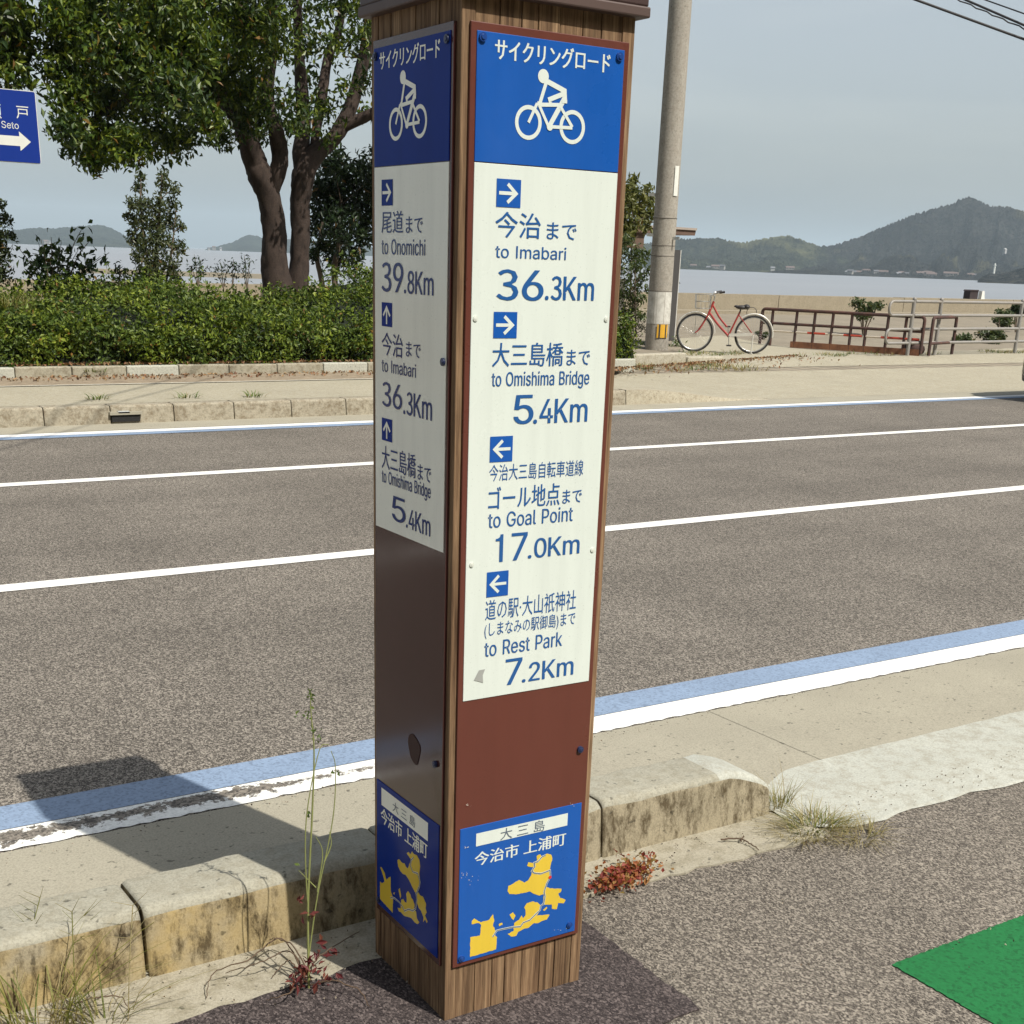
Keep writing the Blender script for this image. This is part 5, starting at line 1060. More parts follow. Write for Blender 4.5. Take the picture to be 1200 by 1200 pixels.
# dead runners spreading over the concrete
m_dead = mat('dead runner', (.10,.065,.04), .85, .3, 40)
def runners(label, lst, seed, rr=.0022):
    r_ = np.random.RandomState(seed); mb = MB()
    for pts in lst:
        C = [gr(u, v, z) for u, v, z in pts]; C = spline([tuple(c) for c in C], 7); C = [c+r_.normal(size=3)*.0012 for c in C]
        mb.tube([tuple(c) for c in C], list(np.linspace(rr, rr*.45, len(C))), 6)
    return tag(mb.build('dead_runner', m_dead), label, 'dead stems')
runners('tangle of dead brown runners arching over the concrete left of the tall weed', [[(360,1150,.01),(330,1100,.05),(290,1125,.06),(250,1140,.04),(242,1170,.01)],[(358,1145,.01),(340,1115,.06),(305,1128,.05),(265,1140,.02)],[(365,1150,.01),(345,1110,.05),(325,1100,.05),(315,1102,.05)],[(360,1155,.01),(390,1150,.04),(420,1160,.03),(432,1180,.008)],[(358,1150,.01),(335,1165,.04),(312,1172,.02)],[(362,1140,.01),(375,1120,.05),(420,1092,.03)],[(352,1140,.01),(338,1126,.04),(318,1146,.01)]], 3)
runners('arching dead stem on the concrete at the bottom left', [[(60,1190,.01),(100,1172,.04),(140,1168,.03),(152,1185,.008)]], 4)
runners('dry brown twig lying on the concrete strip right of the pillar', [[(845,984,.014),(866,983,.018),(882,990,.014),(889,996,.013)],[(868,985,.016),(872,979,.02)]], 6, .0028)
for k, (u, v, nm) in enumerate(((115,468,'small weed in a crack of the far pavement above the drain'),(218,466,'sprawling small weed near the far kerb edge right of the drain'),(295,465,'thin weed on the far pavement below the thick tree trunk'),(100,440,'green sprig hanging over the hedge kerb at the far left'),(560,470,'small weed behind the pillar on the far pavement'))):
    if k == 4: continue
    q = gr(u, v, .18) if k != 3 else at(112, 436, 13.06)
    tuft(nm, (q.x,q.y,q.z if k == 3 else .18), [(26,.12,.11,1.5,.006,m_fresh),(14,.14,.10,1.5,.004,m_straw)], 80+k, 'weed', 'pavement_weed')
q = gr(8, 400, .3); q = at(18, 362, 14.2)
tuft('clump of pale long grass growing through the hedge at the left edge', (q.x-.1,14.2,.75), [(170,.25,.42,.7,.006,m_grass),(90,.3,.4,.7,.005,m_straw)], 90)
P = np.stack([rs.uniform(-6,4,5000), rs.uniform(16.4,20,5000)], 1)
tv, tf, off = [], [], 0
for i in range(90):
    V, F = blades(16, (rs.uniform(-3,8), rs.uniform(16.5,21), .2), .3, .32, .7, .006, rs); tv.append(V); tf.append(F+off); off += len(V)
tag(np_mesh('dry_grass', np.concatenate(tv), np.concatenate(tf), m_straw), 'yellow dry grass growing behind the hedge', 'grass', kind='stuff')
# ------------------------------------------------------------------ red bicycle
m_redp = mat('faded red paint', (.33,.038,.032), .4, .12, 20, coat=.3)
m_tyre = mat('black rubber', (.022,.020,.020), .8, .2, 30); m_chr = mat('dull chrome', (.62,.62,.60), .3, .1, 20, metallic=.85); m_blk = mat('black vinyl', (.03,.026,.026), .5)
m_fend = mat('pale mudguard', (.62,.60,.54), .35, .08, 20, metallic=.3)
bd = Vector((.815,-.58,0)).normalized()
bq = gr(880, 415.5, .17); bz = terr(bq.x, bq.y)+.016
bk = thing('bicycle', 'red step-through bicycle parked on the concrete between the utility pole and the rusty railing', 'bicycle', (bq.x-bd.x*1.058, bq.y-bd.y*1.058, bz), math.atan2(bd.y, bd.x))
RW = .335; bk.scale = (.94,.94,.94); bk.location.x += bd.x*1.058*.06; bk.location.y += bd.y*1.058*.06
def wheel(x):
    mb = MB(); mb.torus((x,0,RW), RW-.016, .0175, 'y', 44, 8); o = mb.build('wheel', m_tyre, bk)
    mb = MB(); mb.torus((x,0,RW), RW-.040, .010, 'y', 44, 6); mb.build('rim', m_chr, o)
    mb = MB()
    for i in range(28):
        a = 2*math.pi*i/28; sd = .025 if i % 2 else -.025; mb.tube([(x+.02*math.cos(a+.6),sd,RW+.02*math.sin(a+.6)), (x+(RW-.04)*math.cos(a),0,RW+(RW-.04)*math.sin(a))], .0011, 4)
    mb.build('spokes', m_chr, o)
    mb = MB(); mb.tube([(x,-.05,RW),(x,.05,RW)], .022, 10); mb.build('hub', m_chr, o)
wheel(0); wheel(1.058)
mb = MB()
mb.tube([(.300,0,.885),(.222,0,.665)], .021, 10)
mb.tube([tuple(c) for c in spline([(.285,0,.825),(.42,0,.62),(.575,0,.455)], 6)], .017, 8); mb.tube([tuple(c) for c in spline([(.228,0,.70),(.40,0,.50),(.610,0,.305)], 6)], .021, 8)
mb.tube([(.615,0,.30),(.786,0,.715)], .017, 8)
for s_ in (-1,1): mb.tube([(.770,.012*s_,.67),(1.058,.055*s_,RW)], .009, 6); mb.tube([(.62,.02*s_,.30),(1.058,.055*s_,RW)], .010, 6)
mb.tube([(.615,-.04,.30),(.615,.04,.30)], .026, 10)
mb.build('frame', m_redp, bk)
mb = MB()
for s_ in (-1,1): mb.tube([tuple(c) for c in spline([(.222,.03*s_,.665),(.13,.045*s_,.49),(.06,.05*s_,.38),(0,.05*s_,RW)], 5)], [.014]*10+[.009]*6, 6)
mb.tube([(.222,-.045,.665),(.222,.045,.665)], .018, 8); mb.build('fork', m_redp, bk)
mb = MB(); mb.torus((0,0,RW), RW+.022, .016, 'y', 30, 6, 0, R(0), R(150)); mb.build('mudguard', m_fend, bk)
mb = MB(); mb.torus((1.058,0,RW), RW+.022, .018, 'y', 30, 6, 0, R(-6), R(135)); mb.build('mudguard', m_fend, bk)
mb = MB(); mb.tube([(.298,0,.88),(.315,0,.975)], .012, 8)
for s_ in (-1,1): mb.tube([tuple(c) for c in spline([(.315,0,.975),(.27,.12*s_,1.0),(.32,.24*s_,1.03),(.44,.27*s_,1.055)], 6)], .011, 7)
hb = mb.build('handlebar', m_chr, bk)
for s_ in (-1,1): mb = MB(); mb.tube([(.36,.255*s_,1.04),(.455,.272*s_,1.058)], .019, 8); mb.build('grip', m_blk, hb)
mb = MB()
for z_ in (.76,.88,1.0):
    w_ = .10+.05*(z_-.76)/.24; mb.tube([(-.02,-w_,z_),(.24,-w_,z_),(.24,w_,z_),(-.02,w_,z_)], .004, 5, closed=True)
for a in np.linspace(-1,1,6): mb.tube([(-.02,.1*a,.76),(-.03,.15*a,1.0)], .0025, 4); mb.tube([(.24,.1*a,.76),(.24,.15*a,1.0)], .0025, 4)
for x_ in np.linspace(0,.22,4):
    for s_ in (-1,1): mb.tube([(x_,.1*s_,.76),(x_,.15*s_,1.0)], .0025, 4)
    mb.tube([(x_,-.1,.76),(x_,.1,.76)], .0025, 4)
mb.tube([(.0,0,.76),(.0,.0,.345+.03)], .004, 5); mb.build('basket', mat('thin grey wire', (.45,.45,.43), .5, metallic=.6), bk)
mb = MB(); mb.ball((.815,0,.80), .115, .075, .038, 0, 14, 8); mb.ball((.90,0,.812), .06, .10, .045, 0, 12, 8); mb.ball((.72,0,.815), .05, .03, .022, 0, 10, 6); mb.tube([(.786,0,.71),(.80,0,.79)], .013, 8)
mb.build('saddle', m_blk, bk)
mb = MB(); mb.bar((.62,-.06,.315),(1.05,-.06,.345),.012,.05); mb.build('chain_cover', m_fend, bk)
mb = MB(); mb.tube([(.615,-.075,.30),(.625,-.08,.145)], .008, 6); mb.tube([(.615,.06,.30),(.605,.065,.455)], .008, 6); mb.tube([(.615,-.078,.30),(.615,.063,.30)], .012, 8); ck = mb.build('crank', m_chr, bk)
for x_, y0_, y1_, z_ in ((.625,-.16,-.085,.138),(.605,.07,.145,.457)): mb = MB(); mb.box((x_-.043,y0_,z_-.012),(x_+.043,y1_,z_+.012)); mb.build('pedal', m_blk, ck)
mb = MB(); mb.tube([(1.058,-.06,RW),(1.045,-.10,.16),(1.04,-.12,.0)], [.011,.011,.013], 6); mb.tube([(1.02,-.09,.02),(1.06,-.15,.005)], .012, 6); mb.build('kickstand', m_fend, bk)
mb = MB(); mb.torus((1.0,0,.72), .09, .006, 'y', 16, 5); mb.build('lock', m_blk, bk)

# ------------------------------------------------------------------ rusty railings and grey railing
m_rust = mat('rusty brown pipe', (.055,.030,.027), .8, .3, 14, stain=(.17,.065,.035), stain_amt=.5, sscale=5)
m_rustb = mat('rusty base rail', (.26,.115,.06), .85, .3, 10, stain=(.08,.035,.025), stain_amt=.8, sscale=6)
m_rw = mat('red and white pole red', (.50,.07,.04), .5, .2, 20); m_rw2 = mat('red and white pole white', (.66,.58,.48), .5, .1, 20)
def up(u, vt, P):                       # height of photo point (u, vt) above ground point P
    d = ray(u, vt); t = math.hypot(P.x-CAM.x, P.y-CAM.y)/math.hypot(d[0], d[1]); return CAM.z+d[2]*t
GZ = .19
def vbar(u, vb, vt): P = gr(u, vb, GZ); return P, up(u, vt, P)
A, zA = vbar(890, 404, 360.5); B, zB = vbar(1078, 416.5, 372.5)
L_ = (B-A); dl = L_.normalized()
rr_ = thing('rusty_railing', 'long rusty brown pipe railing with grid bars beside the red bicycle', 'railing', (A.x,A.y,GZ), 0)
H = .5*((zA-GZ)+(zB-GZ)); org = Vector((A.x,A.y,GZ))
Q = lambda s, z: tuple(Vector((dl.x*s, dl.y*s, z)))
Ln = L_.length
mb = MB(); mb.tube([Q(0,.02)]+[Q(.06-.06*math.cos(a), H-.06+.06*math.sin(a)) for a in np.linspace(0,math.pi/2,5)]+[Q(Ln-.06+.06*math.sin(a), H-.06+.06*math.cos(a)) for a in np.linspace(0,math.pi/2,5)]+[Q(Ln,.02)], .030, 9)
mb.tube([Q(.02,H*.62),Q(Ln-.02,H*.62)], .026, 8); mb.build('rail', m_rust, rr_)
def s_of(u, vb): P = gr(u, vb, GZ)-A; return P.dot(dl)
for u in (902,930,951,972,994,1036,1057):
    vb = 404+(u-890)/(188)*12.5; s_ = s_of(u, vb); mb = MB(); mb.tube([Q(s_,.0),Q(s_,H-.02)], .027, 8); mb.build('post', m_rust, rr_)
s_ = s_of(1012,412); mb = MB(); mb.tube([Q(s_,.0),Q(s_,H*.62)], .027, 8); mb.build('post', m_rust, rr_)
mb = MB(); mb.bar(Q(s_of(925,406.5),.045), Q(Ln-.02,.045), .05, .11); mb.build('base_rail', m_rustb, rr_)
mb = MB(); e = np.linspace(s_of(902,405), Ln-.05, 9)
for i in range(8): mb.tube([Q(e[i],.27+0*i),Q(e[i+1],.27)], .021, 8, 0 if i in (2,4,6,7) else 1)
mb.build('warning_pole', [m_rw, m_rw2], rr_)
A2, zA2 = vbar(1088, 417, 372); B2, zB2 = vbar(1115, 415, 374)
d2 = (B2-A2).normalized(); L2 = (B2-A2).length; H2 = H
Q2 = lambda s, z: (d2.x*s, d2.y*s, z)
r2_ = thing('rusty_railing', 'short rusty brown pipe railing behind the posts of the grey railing', 'railing', (A2.x,A2.y,GZ), 0)
mb = MB(); mb.tube([Q2(0,0)]+[Q2(.06-.06*math.cos(a), H2-.06+.06*math.sin(a)) for a in np.linspace(0,math.pi/2,5)]+[Q2(L2-.06+.06*math.sin(a), H2-.06+.06*math.cos(a)) for a in np.linspace(0,math.pi/2,5)]+[Q2(L2,0)], .030, 9); mb.build('rail', m_rust, r2_)
mb = MB(); mb.tube([Q2(0,H2*.32),Q2(L2,H2*.32)], .026, 8); mb.build('crossbar', m_rust, r2_)
m_galv = mat('galvanised pipe', (.26,.25,.235), .6, .15, 10, metallic=.2, stain=(.33,.28,.22), stain_amt=.4)
G0, zG0 = vbar(1063, 416.5, 351); G1, _ = vbar(1188, 413.5, 354)
dg = (G1-G0).normalized(); HG = zG0-GZ
gr_ = thing('grey_railing', 'grey galvanised pipe railing with four rails and looped ends at the right', 'railing', (G0.x,G0.y,GZ), 0)
QG = lambda s, z: (dg.x*s, dg.y*s, z)
sg = lambda u, v: (gr(u, v, GZ)-G0).dot(dg)
posts = [0, sg(1094,415.7), sg(1189,413.5)]; posts += [posts[-1]+2.0, posts[-1]+4.0]
for s_ in posts: mb = MB(); mb.tube([QG(s_,0),QG(s_,HG+.01)], .034, 10); mb.ball(QG(s_,HG+.01), .038, mi=0); mb.build('post', m_galv, gr_)
zs_ = [HG*.97, HG*.725, HG*.475, HG*.225]; e0 = -(sg(1063,416)-sg(1041,417.2))
for z_ in zs_: mb = MB(); mb.tube([QG(0.04,z_),QG(posts[-1],z_)], .026, 9); mb.build('rail', m_galv, gr_)
for z1, z0 in ((zs_[0],zs_[1]),(zs_[2],zs_[3])):
    h = z1-z0; r_ = .1; mb = MB()
    mb.tube([QG(0,z1)]+[QG(e0+r_-r_*math.sin(a), z1-r_+r_*math.cos(a)) for a in np.linspace(0,math.pi/2,6)]+[QG(e0+r_-r_*math.cos(a), z0+r_-r_*math.sin(a)) for a in np.linspace(0,math.pi/2,6)]+[QG(0,z0)], .024, 9); mb.build('end_loop', m_galv, gr_)
# stump of concrete + bags behind the grey railing, objects on the sea wall
q = gr(1078, 416, GZ); mb = MB(); mb.ball((0,0,.13), .2, .16, .16, 0, 10, 7); mb.ball((.18,.05,.1), .14, .12, .11, 0, 9, 6); o = mb.build('rusty_bundle', m_rust, loc=(q.x+.1,q.y+.25,.16)); tag(o, 'small rusty heap on the ground behind the left post of the grey railing', 'scrap')
q = at(1137, 352, 25.2); mb = MB(); mb.box((-.20,-.12,0),(.17,.12,.26)); mb.prism([(-.22,.26),(.19,.26),(.15,.30),(-.18,.30)], -.14, .14, 0, 'xz'); o = mb.build('dark_box', mat('dark brown box', (.035,.025,.028), .8), loc=(q.x,25.2,.86)); tag(o, 'small dark box on top of the sea wall above the grey railing', 'box')
q = at(1149, 352, 25.2); mb = MB(); mb.prism([(-.06,0),(.11,0),(.05,.26),(-.05,.26)], -.06, .06, 0, 'xz'); o = mb.build('white_marker', mat('white marker', (.7,.7,.66), .7), loc=(q.x,25.2,.87)); tag(o, 'small pale marker block beside the dark box on the sea wall', 'marker')

# ------------------------------------------------------------------ bushes on the slope and weeds on the apron
def bush(label, u, v, rp, Y, m, seed, leaf=.10, flat=.8, n=650, group='bushes on the sandy slope'):
    q = at(u, v, Y); k = rp/1506*math.hypot(q.x-CAM.x, q.y-CAM.y); r_ = np.random.RandomState(seed); t = thing('bush', label, 'bush', (0,0,0), 0, group)
    g = Vector((q.x, q.y, terr(q.x, q.y)-.03)); P = []
    mb = MB()
    for i in range(7):
        tip = Vector((q.x+r_.uniform(-1,1)*k*.8, q.y+r_.uniform(-.5,.5)*k, q.z+r_.uniform(-.2,.8)*k*flat)); mb.tube([g, g.lerp(tip,.5)+Vector((0,0,.03)), tip], [.016,.012,.005], 5); P.append(blob_points(n//5, tip, (k*r_.uniform(.35,.7),k*.5,k*r_.uniform(.3,.55)*flat), .8, r_))
    mb.build('stem', m_bark2, t); V, F = leaf_arrays(np.concatenate(P), leaf*.75, .5, (0,0,.3), (0,-.2,.6), .2, r_); np_mesh('foliage', V, F, m, t); return t
bush('rounded green bush behind the middle of the rusty railing', 1015, 366, 17, 18.8, m_oliv, 1, .13)
bush('low green bush behind the grey railing nearest the short rusty railing', 1127, 399, 12, 17.2, m_oliv, 2, .11)
bush('ragged bush behind the lower rails of the grey railing at the right', 1161, 400, 15, 17.0, m_oliv, 3, .11)
bush('bush high on the slope just below the sea wall at the right', 1172, 377, 13, 19.5, m_oliv, 4, .12)
bush('bush at the right edge behind the grey railing', 1194, 365, 9, 19.5, m_dark, 5, .11)
bush('small bush seen through the rear wheel of the red bicycle', 893, 395, 7, 17.9, m_oliv, 6, .08, n=250)

# ------------------------------------------------------------------ utility pole with boards, bush and shelter beside it
pb = gr(769, 409, .17); PX, PY = pb.x, pb.y; pdist = math.hypot(PX-CAM.x, PY-CAM.y); pr_ = 12.6/1506*pdist
up_ = thing('utility_pole', 'round grey concrete utility pole standing between the guide pillar and the red bicycle', 'utility pole', (PX,PY,.12), 0)
pz = lambda v: up(770+(405-v)*.08, v, pb)-.12
mb = MB(); mb.tube([(0,0,0),(0,0,2.5),(0,0,6),(0,0,9.6)], [pr_*1.03,pr_*.98,pr_*.92,pr_*.86], 28); mb.build('shaft', concrete('pole concrete', (.36,.335,.29), grit=30, moss=(.25,.22,.18), moss_amt=.5, streak=True), up_)
vd = Vector((CAM.x-PX, CAM.y-PY, 0)).normalized(); vx = Vector((-vd.y, vd.x, 0))
def wrap(name, z0, z1, a0, a1, m, dr=.006):
    mb = MB(); n = 14; vs = []
    for i in range(n+1):
        a = a0+(a1-a0)*i/n; d = vd*math.cos(a)+vx*math.sin(a); vs += [d*(pr_*1.0+dr)+Vector((0,0,z0)), d*(pr_*.99+dr)+Vector((0,0,z1))]
    mb.add(vs, [(2*i,2*i+2,2*i+3,2*i+1) for i in range(n)], 0, True); return mb.build(name, m, up_)
m_wireb = mat('weathered strap', (.10,.085,.07), .7)
m_paper = mat('peeling white wrap', (.58,.57,.52), .85, .12, 6, stain=(.28,.26,.22), stain_amt=.75, sscale=7)
wrap('paper_wrap', pz(379), pz(342), -2.2, 2.2, m_paper)
m_yel = mat('yellow guard', (.65,.36,.03), .5, .1, 10); m_gblk = mat('black guard stripe', (.03,.03,.03), .6)
mb = MB(); n = 7
for i in range(n):
    a = -.05+.95*i/n; a2 = -.05+.95*(i+1)/n
    vs = [(vd*math.cos(t)+vx*math.sin(t))*(pr_+.02)+Vector((0,0,z)) for t, z in ((a,pz(395)),(a2,pz(395)),(a2,pz(379.5)),(a,pz(379.5)))]
    mb.add(vs, [(0,1,2,3)], 0 if i % 2 == 0 else (1 if i % 4 == 1 else 0))
mb.build('striped_guard', [m_yel, m_gblk], up_)
for v in (256, 288, 300, 341, 380):
    mb = MB(); mb.torus((0,0,pz(v)), pr_*.985+.003, .005, 'z', 28, 5); mb.build('band', m_wireb, up_)
wrap('notice_strip', pz(230), pz(195), .55, 1.0, mat('white notice strip', (.66,.67,.62), .6, .15, 20), .008)
for v, a in ((229,-1.2),(276,-1.1),(279,.9)):
    mb = MB(); d = vd*math.cos(a)+vx*math.sin(a); c = d*pr_+Vector((0,0,pz(v))); mb.bar(c-d*.02, c+d*.13, .03, .05); mb.build('bracket', m_chr, up_)
for z_, s_ in ((7.2,1.1),(8.2,1.3)):
    mb = MB(); mb.bar((-s_,.0,z_),(s_,.0,z_), .08, .09); mb.build('crossarm', m_galv, up_)
# tall board beside the pole, seen nearly edge on
a, b = gr(776.5, 407, .18), at(785.5, 290, pb.y-.15); hz = up(785.5, 290, a)-.18
sd = vd.copy(); ang = math.atan2(sd.y, sd.x)+R(-12)
sbn = thing('upright_board', 'tall upright board with a white front edge standing edge-on beside the utility pole', 'board', (a.x+.02, a.y, .15), ang)
mb = MB(); mb.box((-.85,-.012,.12),(-.02,.012,hz)); mb.build('panel', mat('dark board', (.04,.036,.034), .7, .2, 8), sbn)
mb = MB(); mb.box((-.02,-.022,0),(.012,.022,hz+.01)); mb.box((-.88,-.02,0),(-.852,.02,hz)); mb.build('frame', mat('white board edge', (.70,.70,.66), .5), sbn)
# low shelter roof behind the pole
YR = 20.2; a, b = at(722, 271, YR), at(817, 269, YR)
sh = thing('shelter', 'small open shelter with a flat brown roof behind the utility pole', 'shelter', (0,0,0), 0)
zr = b.z; m_roof = mat('brown roof', (.12,.075,.055), .7, .25, 8); m_rtop = mat('pale roof edge', (.34,.29,.25), .6, .2, 8)
x0, x1 = a.x-1.3, b.x-.05; dY = 1.4
mb = MB(); mb.prism([(x0,zr-.10),(x1,zr-.12),(x1+.02,zr-.02),(x0,zr-.0)], YR, YR+dY, 0, 'xz'); mb.prism([(x0-.02,zr+.0),(x1+.02,zr-.02),(x1+.02,zr+.025),(x0-.02,zr+.04)], YR-.03, YR+dY+.03, 1, 'xz')
mb.build('roof', [m_roof, m_rtop], sh)
xb = at(757, 290, YR).x; mb = MB(); mb.box((x0,YR+.08,zr-.42),(xb,YR+.16,zr-.10)); mb.build('beam', m_roof, sh)
for xx in (x0+.1, at(776,300,YR).x):
    mb = MB(); mb.box((xx-.05,YR+.05,.2),(xx+.05,YR+.15,zr-.1)); mb.build('post', m_roof, sh)
mb = MB(); xs_ = np.arange(x0, at(776,300,YR).x, .16)
for x_ in xs_: mb.box((x_,YR+1.2,.2),(x_+.15,YR+1.23,1.25+.01*rs.rand()))
mb.build('back_boards', mat('silvery boards', (.40,.38,.34), .85, .2, 6, stain=(.22,.19,.15), stain_amt=.5), sh)
mb = MB(); mb.box((x0,YR+1.15,1.3),(at(760,300,YR).x,YR+1.19,zr-.1)); mb.build('lattice', mat('dark lattice', (.05,.04,.035), .8, .3, 20), sh)
def leafy(label, lst, Y, base, m, leaf, dens, seed, stems=True, cat='bush', name='tall_bush', dirb=(0,0,.3), dy=.3):
    q = gr(*base, .18); vt = min(v_ for _, v_, _ in lst)+4; ut = np.mean([u_ for u_, _, _ in lst]); q = at(base[0], base[1], Y); q.z = .15; t = [([tuple(q), tuple(at((base[0]+ut)/2, (base[1]+vt)/2, Y)), tuple(at(ut, vt, Y))], [.02,.015,.005])]
    return simple_tree(name, label, cat, (q.x, q.y, .2), t, blobs_px(lst, Y, seed=seed, dy=dy), m, leaf, dens, dirb=dirb, seed=seed, aspect=.36)
m_bush = leaf_mat('yellow green leaves', [(.04,.055,.014), (.09,.105,.028), (.15,.16,.05), (.20,.20,.075)], .3)
leafy('tall yellow green bush rising between the guide pillar and the utility pole', [(742,212,7),(735,222,10),(760,222,6),(747,230,12),(763,236,8),(732,240,14),(752,248,14),(764,252,7),(738,262,14),(757,264,9),(728,280,16),(720,230,20),(715,260,24),(727,268,12)], 19.2, (738,405), m_bush, .15, 3000, 61)
m_vine = leaf_mat('vine leaves', [(.03,.05,.015), (.06,.09,.025), (.12,.15,.05)], .3)
leafy('climbing dark green vine in front of the silvery boards left of the utility pole', [(748,310,9),(752,325,9),(745,335,8),(750,350,9),(742,362,8),(752,370,8),(755,300,8),(748,296,10),(735,330,9),(728,345,12),(738,300,10),(730,315,10),(744,318,9),(740,348,10),(757,340,6),(735,285,10),(758,318,6),(733,365,11)], 18.6, (745,405), m_vine, .10, 3000, 62, name='vine', cat='vine')
leafy('pale grey green shrub at the foot of the utility pole', [(735,378,10),(748,380,9),(728,385,12),(740,390,11),(755,385,7),(722,375,12)], 17.8, (738,410), m_oliv, .06, 3000, 63, name='low_shrub', cat='shrub')
leafy('bright green low weeds between the guide pillar and the utility pole', [(730,402,9),(742,405,8),(752,406,7),(720,400,12),(760,410,5),(736,410,7)], 17.0, (738,412), m_fresh, .07, 2600, 64, name='low_weed', cat='weed')
leafy('leafy green weed at the foot of the upright board left of the bicycle wheel', [(792,398,6),(798,406,7),(788,408,6),(801,411,5),(783,412,4)], 16.9, (793,414), m_fresh, .07, 3000, 65, name='low_weed', cat='weed', dy=.1)
leafy('dark sprig of leaves right of the upright board against the sea wall', [(792,322,3),(793,332,4),(792,342,3)], 18.0, (790,410), m_dark, .07, 2500, 66, name='tall_sprig', cat='sprig', dy=.1)
# low concrete kerb by the pole, broken stones and dry grass on the apron
mb = MB(); a, b = gr(716, 432, .17), gr(800, 424, .17); c_ = gr(842, 421, .17)
mb.bar((a.x-3,a.y+.05,.2),(b.x,b.y,.2), .14, .22); mb.bar((b.x,b.y,.17),(c_.x,c_.y,.14), .2, .16)
S(mb.build('verge_kerb', concrete('verge kerb concrete', (.44,.41,.33), moss=(.2,.16,.1), moss_amt=.5, grit=50), bevel=.02))
tv, tf, off, mi = [], [], 0, []
for u, v in [(rs.uniform(725,900), rs.uniform(424,430)) for _ in range(60)]+[(rs.uniform(800,880), rs.uniform(413,418)) for _ in range(26)]+[(rs.uniform(1150,1200), rs.uniform(412,415)) for _ in range(20)]+[(rs.uniform(930,1100), rs.uniform(415,419)) for _ in range(26)]:
    q = gr(u, v, .17); V, F = blades(14, (q.x,q.y,terr(q.x,q.y) if q.y > 13 else .16), .16, .11, 1.0, .006, rs); tv.append(V); tf.append(F+off); off += len(V); mi += [0 if rs.rand() < .6 else 1]*len(F)
tag(np_mesh('verge_grass', np.concatenate(tv), np.concatenate(tf), [m_straw, m_fresh], None, mi), 'patchy dry grass and weeds along the edges of the far concrete apron', 'grass', kind='stuff')
n = 1000; P = np.stack([rs.uniform(9.3,15.5,n), np.zeros(n), np.full(n,.19)], 1); a = gr(716,433,.17); b = gr(880,421,.17); P[:,1] = a.y+(P[:,0]-a.x)/(b.x-a.x)*(b.y-a.y)-np.abs(rs.normal(size=n))**1.5*.42*rs.rand(n)
V, F = leaf_arrays(P, .05, .55, (0,0,0), (0,0,2), .15); tag(np_mesh('leaf_litter', V, F, bpy.data.materials['fallen leaves']), 'brown fallen leaves along the verge kerb by the utility pole', 'leaf litter', kind='stuff')

# ------------------------------------------------------------------ blue road sign, top left
YG = 11.0
tl, tr, br = at(0,104.5,YG), at(42,110,YG), at(48.5,192.5,YG)
sx1 = br.x; sz0, sz1 = br.z, at(44,107.5,YG).z; SW = 1.9; sx0 = sx1-SW
rsg = thing('road_sign', 'blue direction road sign with white lettering and an arrow at the left edge', 'road sign', (sx0,YG,0), 0)
m_sb = mat('blue road sign sheet', (.004,.026,.21), .35, .1, 4); m_sw = mat('white sign print', (.62,.63,.58), .4, .08, 10); m_sback = mat('sign back', (.4,.4,.4), .5)
mb = MB(); hz = sz1-sz0; rr = .025
def rrect(x0, z0, x1, z1, r):
    out = []
    for cx, cz, a0 in ((x1-r,z0+r,-90),(x1-r,z1-r,0),(x0+r,z1-r,90),(x0+r,z0+r,180)): out += [(cx+r*math.cos(R(a0+k*15)), cz+r*math.sin(R(a0+k*15))) for k in range(7)]
    return out
mb.prism(rrect(0,sz0,SW,sz1,rr), -.002, .03, 1, 'xz'); mb.prism(rrect(.006,sz0+.006,SW-.006,sz1-.006,rr-.012), -.006, -.0022, 0, 'xz')
mb.build('panel', [m_sb, m_sw], rsg)
def sgn(u, v): q = at(u, v, YG); return q.x-sx0, q.z
def letter(body, kind, p0, p1, off=.01):
    (x0, z1), (x1, z0) = sgn(*p0), sgn(*p1); vs, fs = text_shape(kind, body, off); lo, hi = vs.min(0), vs.max(0); vs = (vs-lo)/(hi-lo)*np.array([x1-x0,z1-z0])+np.array([x0,z0])
    mb = MB(); mb.add([(a_, -.0075, b_) for a_, b_ in vs], fs); mb.build('lettering', m_sw, rsg)
letter('瀬', 'j', (-18,120), (2,139)); letter('戸', 'j', (18,124), (34,140)); letter('Seto', 'l', (1,141.5), (22,151.5), .012)
(ax0, az), (ax1, _) = sgn(-40, 162.5), sgn(23, 166); (axt, azt) = sgn(36, 166.5); hw = .04; th = .08
mb = MB(); zc = azt
mb.add([(ax0,-.0075,zc-hw),(ax1,-.0075,zc-hw),(ax1,-.0075,zc-th),(axt,-.0075,zc),(ax1,-.0075,zc+th),(ax1,-.0075,zc+hw),(ax0,-.0075,zc+hw)], [tuple(range(7))]); mb.build('arrow', m_sw, rsg)
mb = MB(); mb.tube([(.12,.10,0),(.12,.10,sz1+.1)], .05, 14); mb.bar((.05,.05,sz0+.2),(SW-.1,.05,sz0+.2), .03, .05); mb.bar((.05,.05,sz1-.2),(SW-.1,.05,sz1-.2), .03, .05); mb.build('post', m_galv, rsg)

